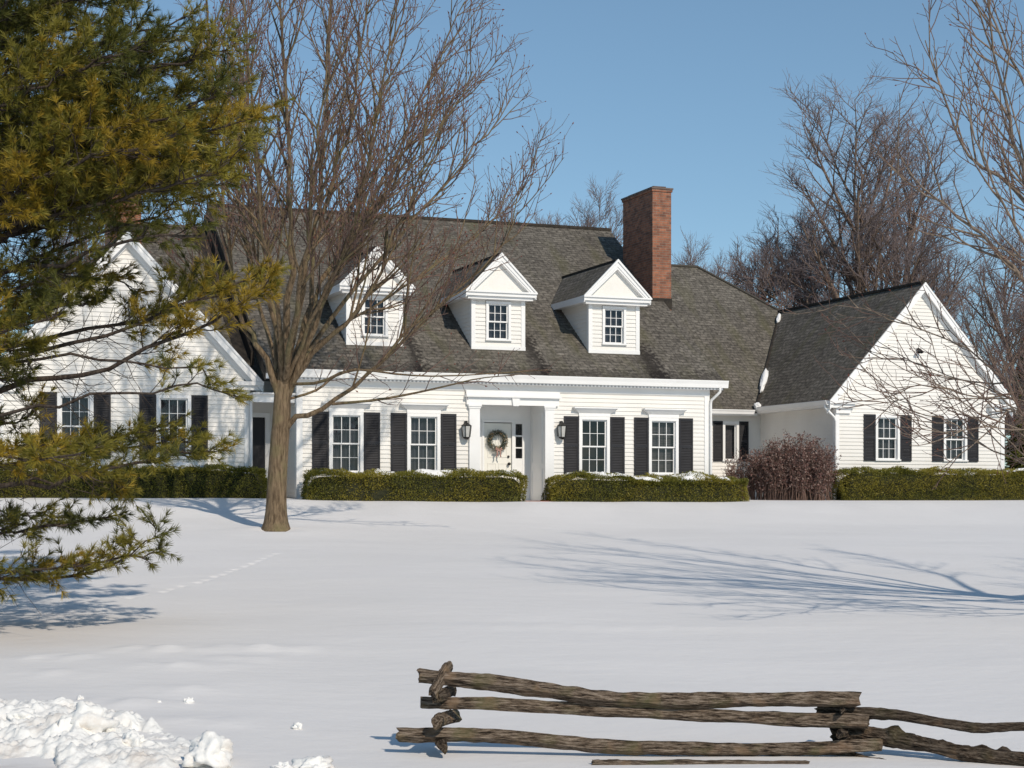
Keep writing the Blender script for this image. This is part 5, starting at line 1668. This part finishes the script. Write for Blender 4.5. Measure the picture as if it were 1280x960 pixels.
# ------------------------------------------------------------------ split rail fence
FY = 13.0
fence = empty('split_rail_fence', W(800, 945, FY))
tag(fence, 'weathered zigzag split rail fence standing in the snow', 'fence')
def rail(pl, r0, seed, mat='wood', sides=7, knob=0.0, name='rail', rough=.22):
    """pl: (px,py,Y) centre line; the mesh is built along its own x axis"""
    rng = random.Random(seed)
    pts = [W(*p) for p in pl]
    a, b = pts[0], pts[-1]
    dx = (b - a).normalized(); dz = Vector((0, 0, 1)); dy = dz.cross(dx).normalized(); dz = dx.cross(dy)
    n = max(10, int((b - a).length / .035))
    sm = [Vector(p) for p in smooth_path(pts, n)]
    prof = [(rng.uniform(.82, 1.15)) for _ in range(sides)]
    angs = [(i + rng.uniform(-.28, .28)) / sides * 2 * math.pi + rng.uniform(0, 1) for i in range(sides)]
    angs.sort()
    # split wood: subdivide the ring so its flats stay flat
    mb = MB(); rings = []
    for i, p in enumerate(sm):
        t = i / n
        tw_ = t * rng.choice([1]) * .5
        rr = r0 * (1 + .18 * mnoise.noise(Vector((t * 5, seed * 2.3, 0))))
        ring = []
        corners = []
        for k in range(sides):
            q = prof[k] * (1 + rough * mnoise.noise(Vector((t * 9, k * 3.7, seed))))
            an = angs[k] + tw_
            corners.append(Vector((0, math.cos(an) * rr * q * .92, math.sin(an) * rr * q)))
        for k in range(sides):
            for f in (0, .33, .67):
                c = corners[k].lerp(corners[(k + 1) % sides], f)
                c = c * (1 + .13 * mnoise.noise(Vector((t * 34, k * 2 + f * 5, seed))) + .10 * mnoise.noise(Vector((t * 4, (k + f) * 6, seed + 9))))
                if knob:
                    kk = mnoise.noise(Vector((t * 16, (k + f) * 1.3, seed + 4)))
                    c = c * (1 + knob * max(0, kk - .1) * 2.2)
                ring.append(c)
        local = Vector(((p - a).dot(dx), (p - a).dot(dy), (p - a).dot(dz)))
        je = rng.uniform(-.012, .012) if i in (0, n) else 0
        rings.append([local + c + Vector((je + (rng.uniform(-.02, .02) if i in (0, n) else 0), 0, 0)) for c in ring])
    m = len(rings[0])
    for rg in rings: mb.v += [tuple(v) for v in rg]
    for i in range(n):
        for k in range(m):
            k2 = (k + 1) % m
            mb.f.append((i * m + k, i * m + k2, (i + 1) * m + k2, (i + 1) * m + k)); mb.m.append(0)
    mb.f.append(tuple(reversed(range(m)))); mb.m.append(0)
    mb.f.append(tuple(n * m + k for k in range(m))); mb.m.append(0)
    o = mb.build(name, M[mat], fence)
    Mx = Matrix((dx, dy, dz)).transposed()
    o.rotation_euler = Mx.to_euler()
    o.location = a - fence.location
    return o
PX = FY / F
rail([(523, 845, 13.0), (590, 852, 13.0), (660, 860, 12.97), (740, 872, 12.92), (830, 877, 12.9), (900, 876, 12.88), (980, 875, 12.86), (1074, 875, 12.84)], 9.6 * PX, 1, sides=5)
rail([(528, 880, 13.03), (600, 881, 13.0), (700, 886, 12.97), (800, 892, 12.94), (900, 896, 12.9), (1000, 901, 12.88), (1086, 903, 12.86)], 8.9 * PX, 2, sides=5)
rail([(499, 918, 13.0), (570, 918, 12.98), (640, 921, 12.96), (740, 931, 12.93), (830, 935, 12.9), (930, 936, 12.88), (1020, 934, 12.85), (1103, 930, 12.84)], 9.8 * PX, 3, sides=5)
rail([(740, 954, 12.62), (800, 955, 12.6), (900, 955, 12.58), (1010, 956, 12.55)], 6 * PX, 4, sides=5)
# section that runs on to the right
rail([(1023, 886, 13.0), (1070, 890, 12.94), (1120, 893, 12.85), (1180, 903, 12.7), (1225, 909, 12.6), (1290, 908, 12.45), (1400, 915, 12.2)], 7.2 * PX, 5, 'wood_dark', 6)
rail([(1041, 916, 13.0), (1085, 918, 12.94), (1130, 926, 12.85), (1180, 936, 12.7), (1235, 947, 12.6), (1300, 952, 12.45), (1400, 958, 12.2)], 9.2 * PX, 6, 'wood_dark', 8, knob=.5)
rail([(1041, 944, 12.95), (1080, 952, 12.85), (1130, 962, 12.7), (1200, 972, 12.55), (1300, 985, 12.4)], 9.5 * PX, 7, 'wood_dark', 6, knob=.2)
# chocks and stakes crossed at the corners
rail([(541, 868, 12.84), (552, 845, 13.0), (561, 832, 13.12)], 8.0 * PX, 8, 'wood', 6, name='stake')
rail([(545, 872, 12.85), (556, 866, 13.05), (566, 862, 13.25)], 8.0 * PX, 9, 'wood_dark', 6, name='chock')
rail([(548, 902, 12.82), (556, 899, 13.05), (568, 896, 13.3)], 10.5 * PX, 10, 'wood', 6, name='chock')
rail([(553, 935, 12.85), (550, 925, 13.1), (545, 915, 13.3)], 9 * PX, 11, 'wood_dark', 6, name='chock')
rail([(1053, 889, 12.75), (1055, 888, 12.95), (1060, 884, 13.15)], 4.5 * PX, 12, 'wood_dark', 6, name='chock')
rail([(1050, 918, 12.76), (1055, 917, 12.92), (1068, 912, 13.1)], 6.5 * PX, 13, 'wood_dark', 6, name='chock')

# ------------------------------------------------------------------ ploughed snow at the lower left
def on_ground(px, py):
    Y = 14.0
    for _ in range(20):
        Y = -gz((px - 640) / F * Y, Y) * F / (py - YH)
    return Vector(((px - 640) / F * Y, Y, gz((px - 640) / F * Y, Y)))

def snow_bank():
    xs = np.arange(-6.4, -1.2, .018); ys = np.arange(11.8, 15.2, .02)
    X, Y = np.meshgrid(xs, ys)
    base = ground_z(X, Y)
    Z = np.zeros_like(X)
    for i in range(X.shape[0]):
        for j in range(X.shape[1]):
            x, y = X[i, j], Y[i, j]
            px = 640 + F * x / y
            edge = min(1, max(0, (14.75 - y + (.2 - .0016 * max(px - 60, -400)) * 2 - (px > 150) * (px - 150) * .010) / .5))
            edge *= min(1, max(0, (340 - px) / 160)) * min(1, max(0, (y - 12.1) / .3 if px > 70 else (y - 12.55) / .3))
            if edge <= 0: Z[i, j] = -.06; continue
            v = Vector((x * 1.6, y * 1.3, 3))
            n1 = mnoise.fractal(v, 1.0, 2.0, 3)
            n2 = mnoise.turbulence(Vector((x * 5, y * 5, 1)), 4, False)
            c = 1 - min(1, mnoise.voronoi(Vector((x * 4.2, y * 3.6, 2)))[0][0] * 1.6)
            c2 = 1 - min(1, mnoise.voronoi(Vector((x * 11, y * 10, 5)))[0][0] * 1.5)
            n3 = mnoise.turbulence(Vector((x * 17, y * 15, 4)), 3, True)
            k_ = mnoise.cell(Vector((x * 3.1 + n1, y * 2.7 + n2 * .6, 3)))
            hh = .03 + .09 * n1 + .10 * max(0, k_) * c + .025 * c2 + .05 * n2 + .04 * n3
            Z[i, j] = -.06 + (hh + .06) * edge
    Z = base + Z
    nx, ny = len(xs), len(ys)
    co = np.stack([X, Y, Z], -1).reshape(-1, 3)
    i = np.arange(ny - 1)[:, None] * nx; j = np.arange(nx - 1)[None, :]
    fa = np.stack([i + j, i + j + 1, i + j + nx + 1, i + j + nx], -1).reshape(-1, 4)
    o = fast_mesh('snow_bank', co, fa, M['bank'], smooth=True)
    tag(o, 'rough bank of ploughed snow at the lower left by the road', 'snow bank', kind='stuff')
snow_bank()
for k, (px, py, sx, sz, lab) in enumerate((
        (108, 922, .20, .17, 'big pale block of snow on the ploughed bank at the lower left'),
        (262, 955, .20, .14, 'rounded block of snow at the right end of the ploughed bank'),
        (371, 911, .045, .035, 'small lone lump of snow on the smooth snow right of the bank'),
        (236, 880, .045, .035, 'small lump of snow up the slope behind the rounded block'),
        (198, 880, .028, .022, 'tiny lump of snow left of the small lump behind the bank'),
        (100, 876, .03, .03, 'tiny lump of snow at the upper edge of the ploughed bank'),
        (392, 964, .16, .07, 'flat crumbled clod of snow at the bottom edge left of the fence'),
        (352, 966, .07, .05, 'small clod of snow at the bottom edge beside the flat crumbled one'),
        (30, 905, .13, .08, 'clod of snow near the left edge on the ploughed bank'),
        (165, 935, .11, .08, 'middling clod of snow between the two big blocks'))):
    p = on_ground(px, py)
    o = lump('snow_clod', p + Vector((0, 0, sz * .5)), (sx, sx * .8, sz), k + 2, M['bank'], 4, .55)
    o.rotation_euler = (0, 0, k * 1.3)
    tag(o, lab, 'snow clod', 'loose clods of snow')
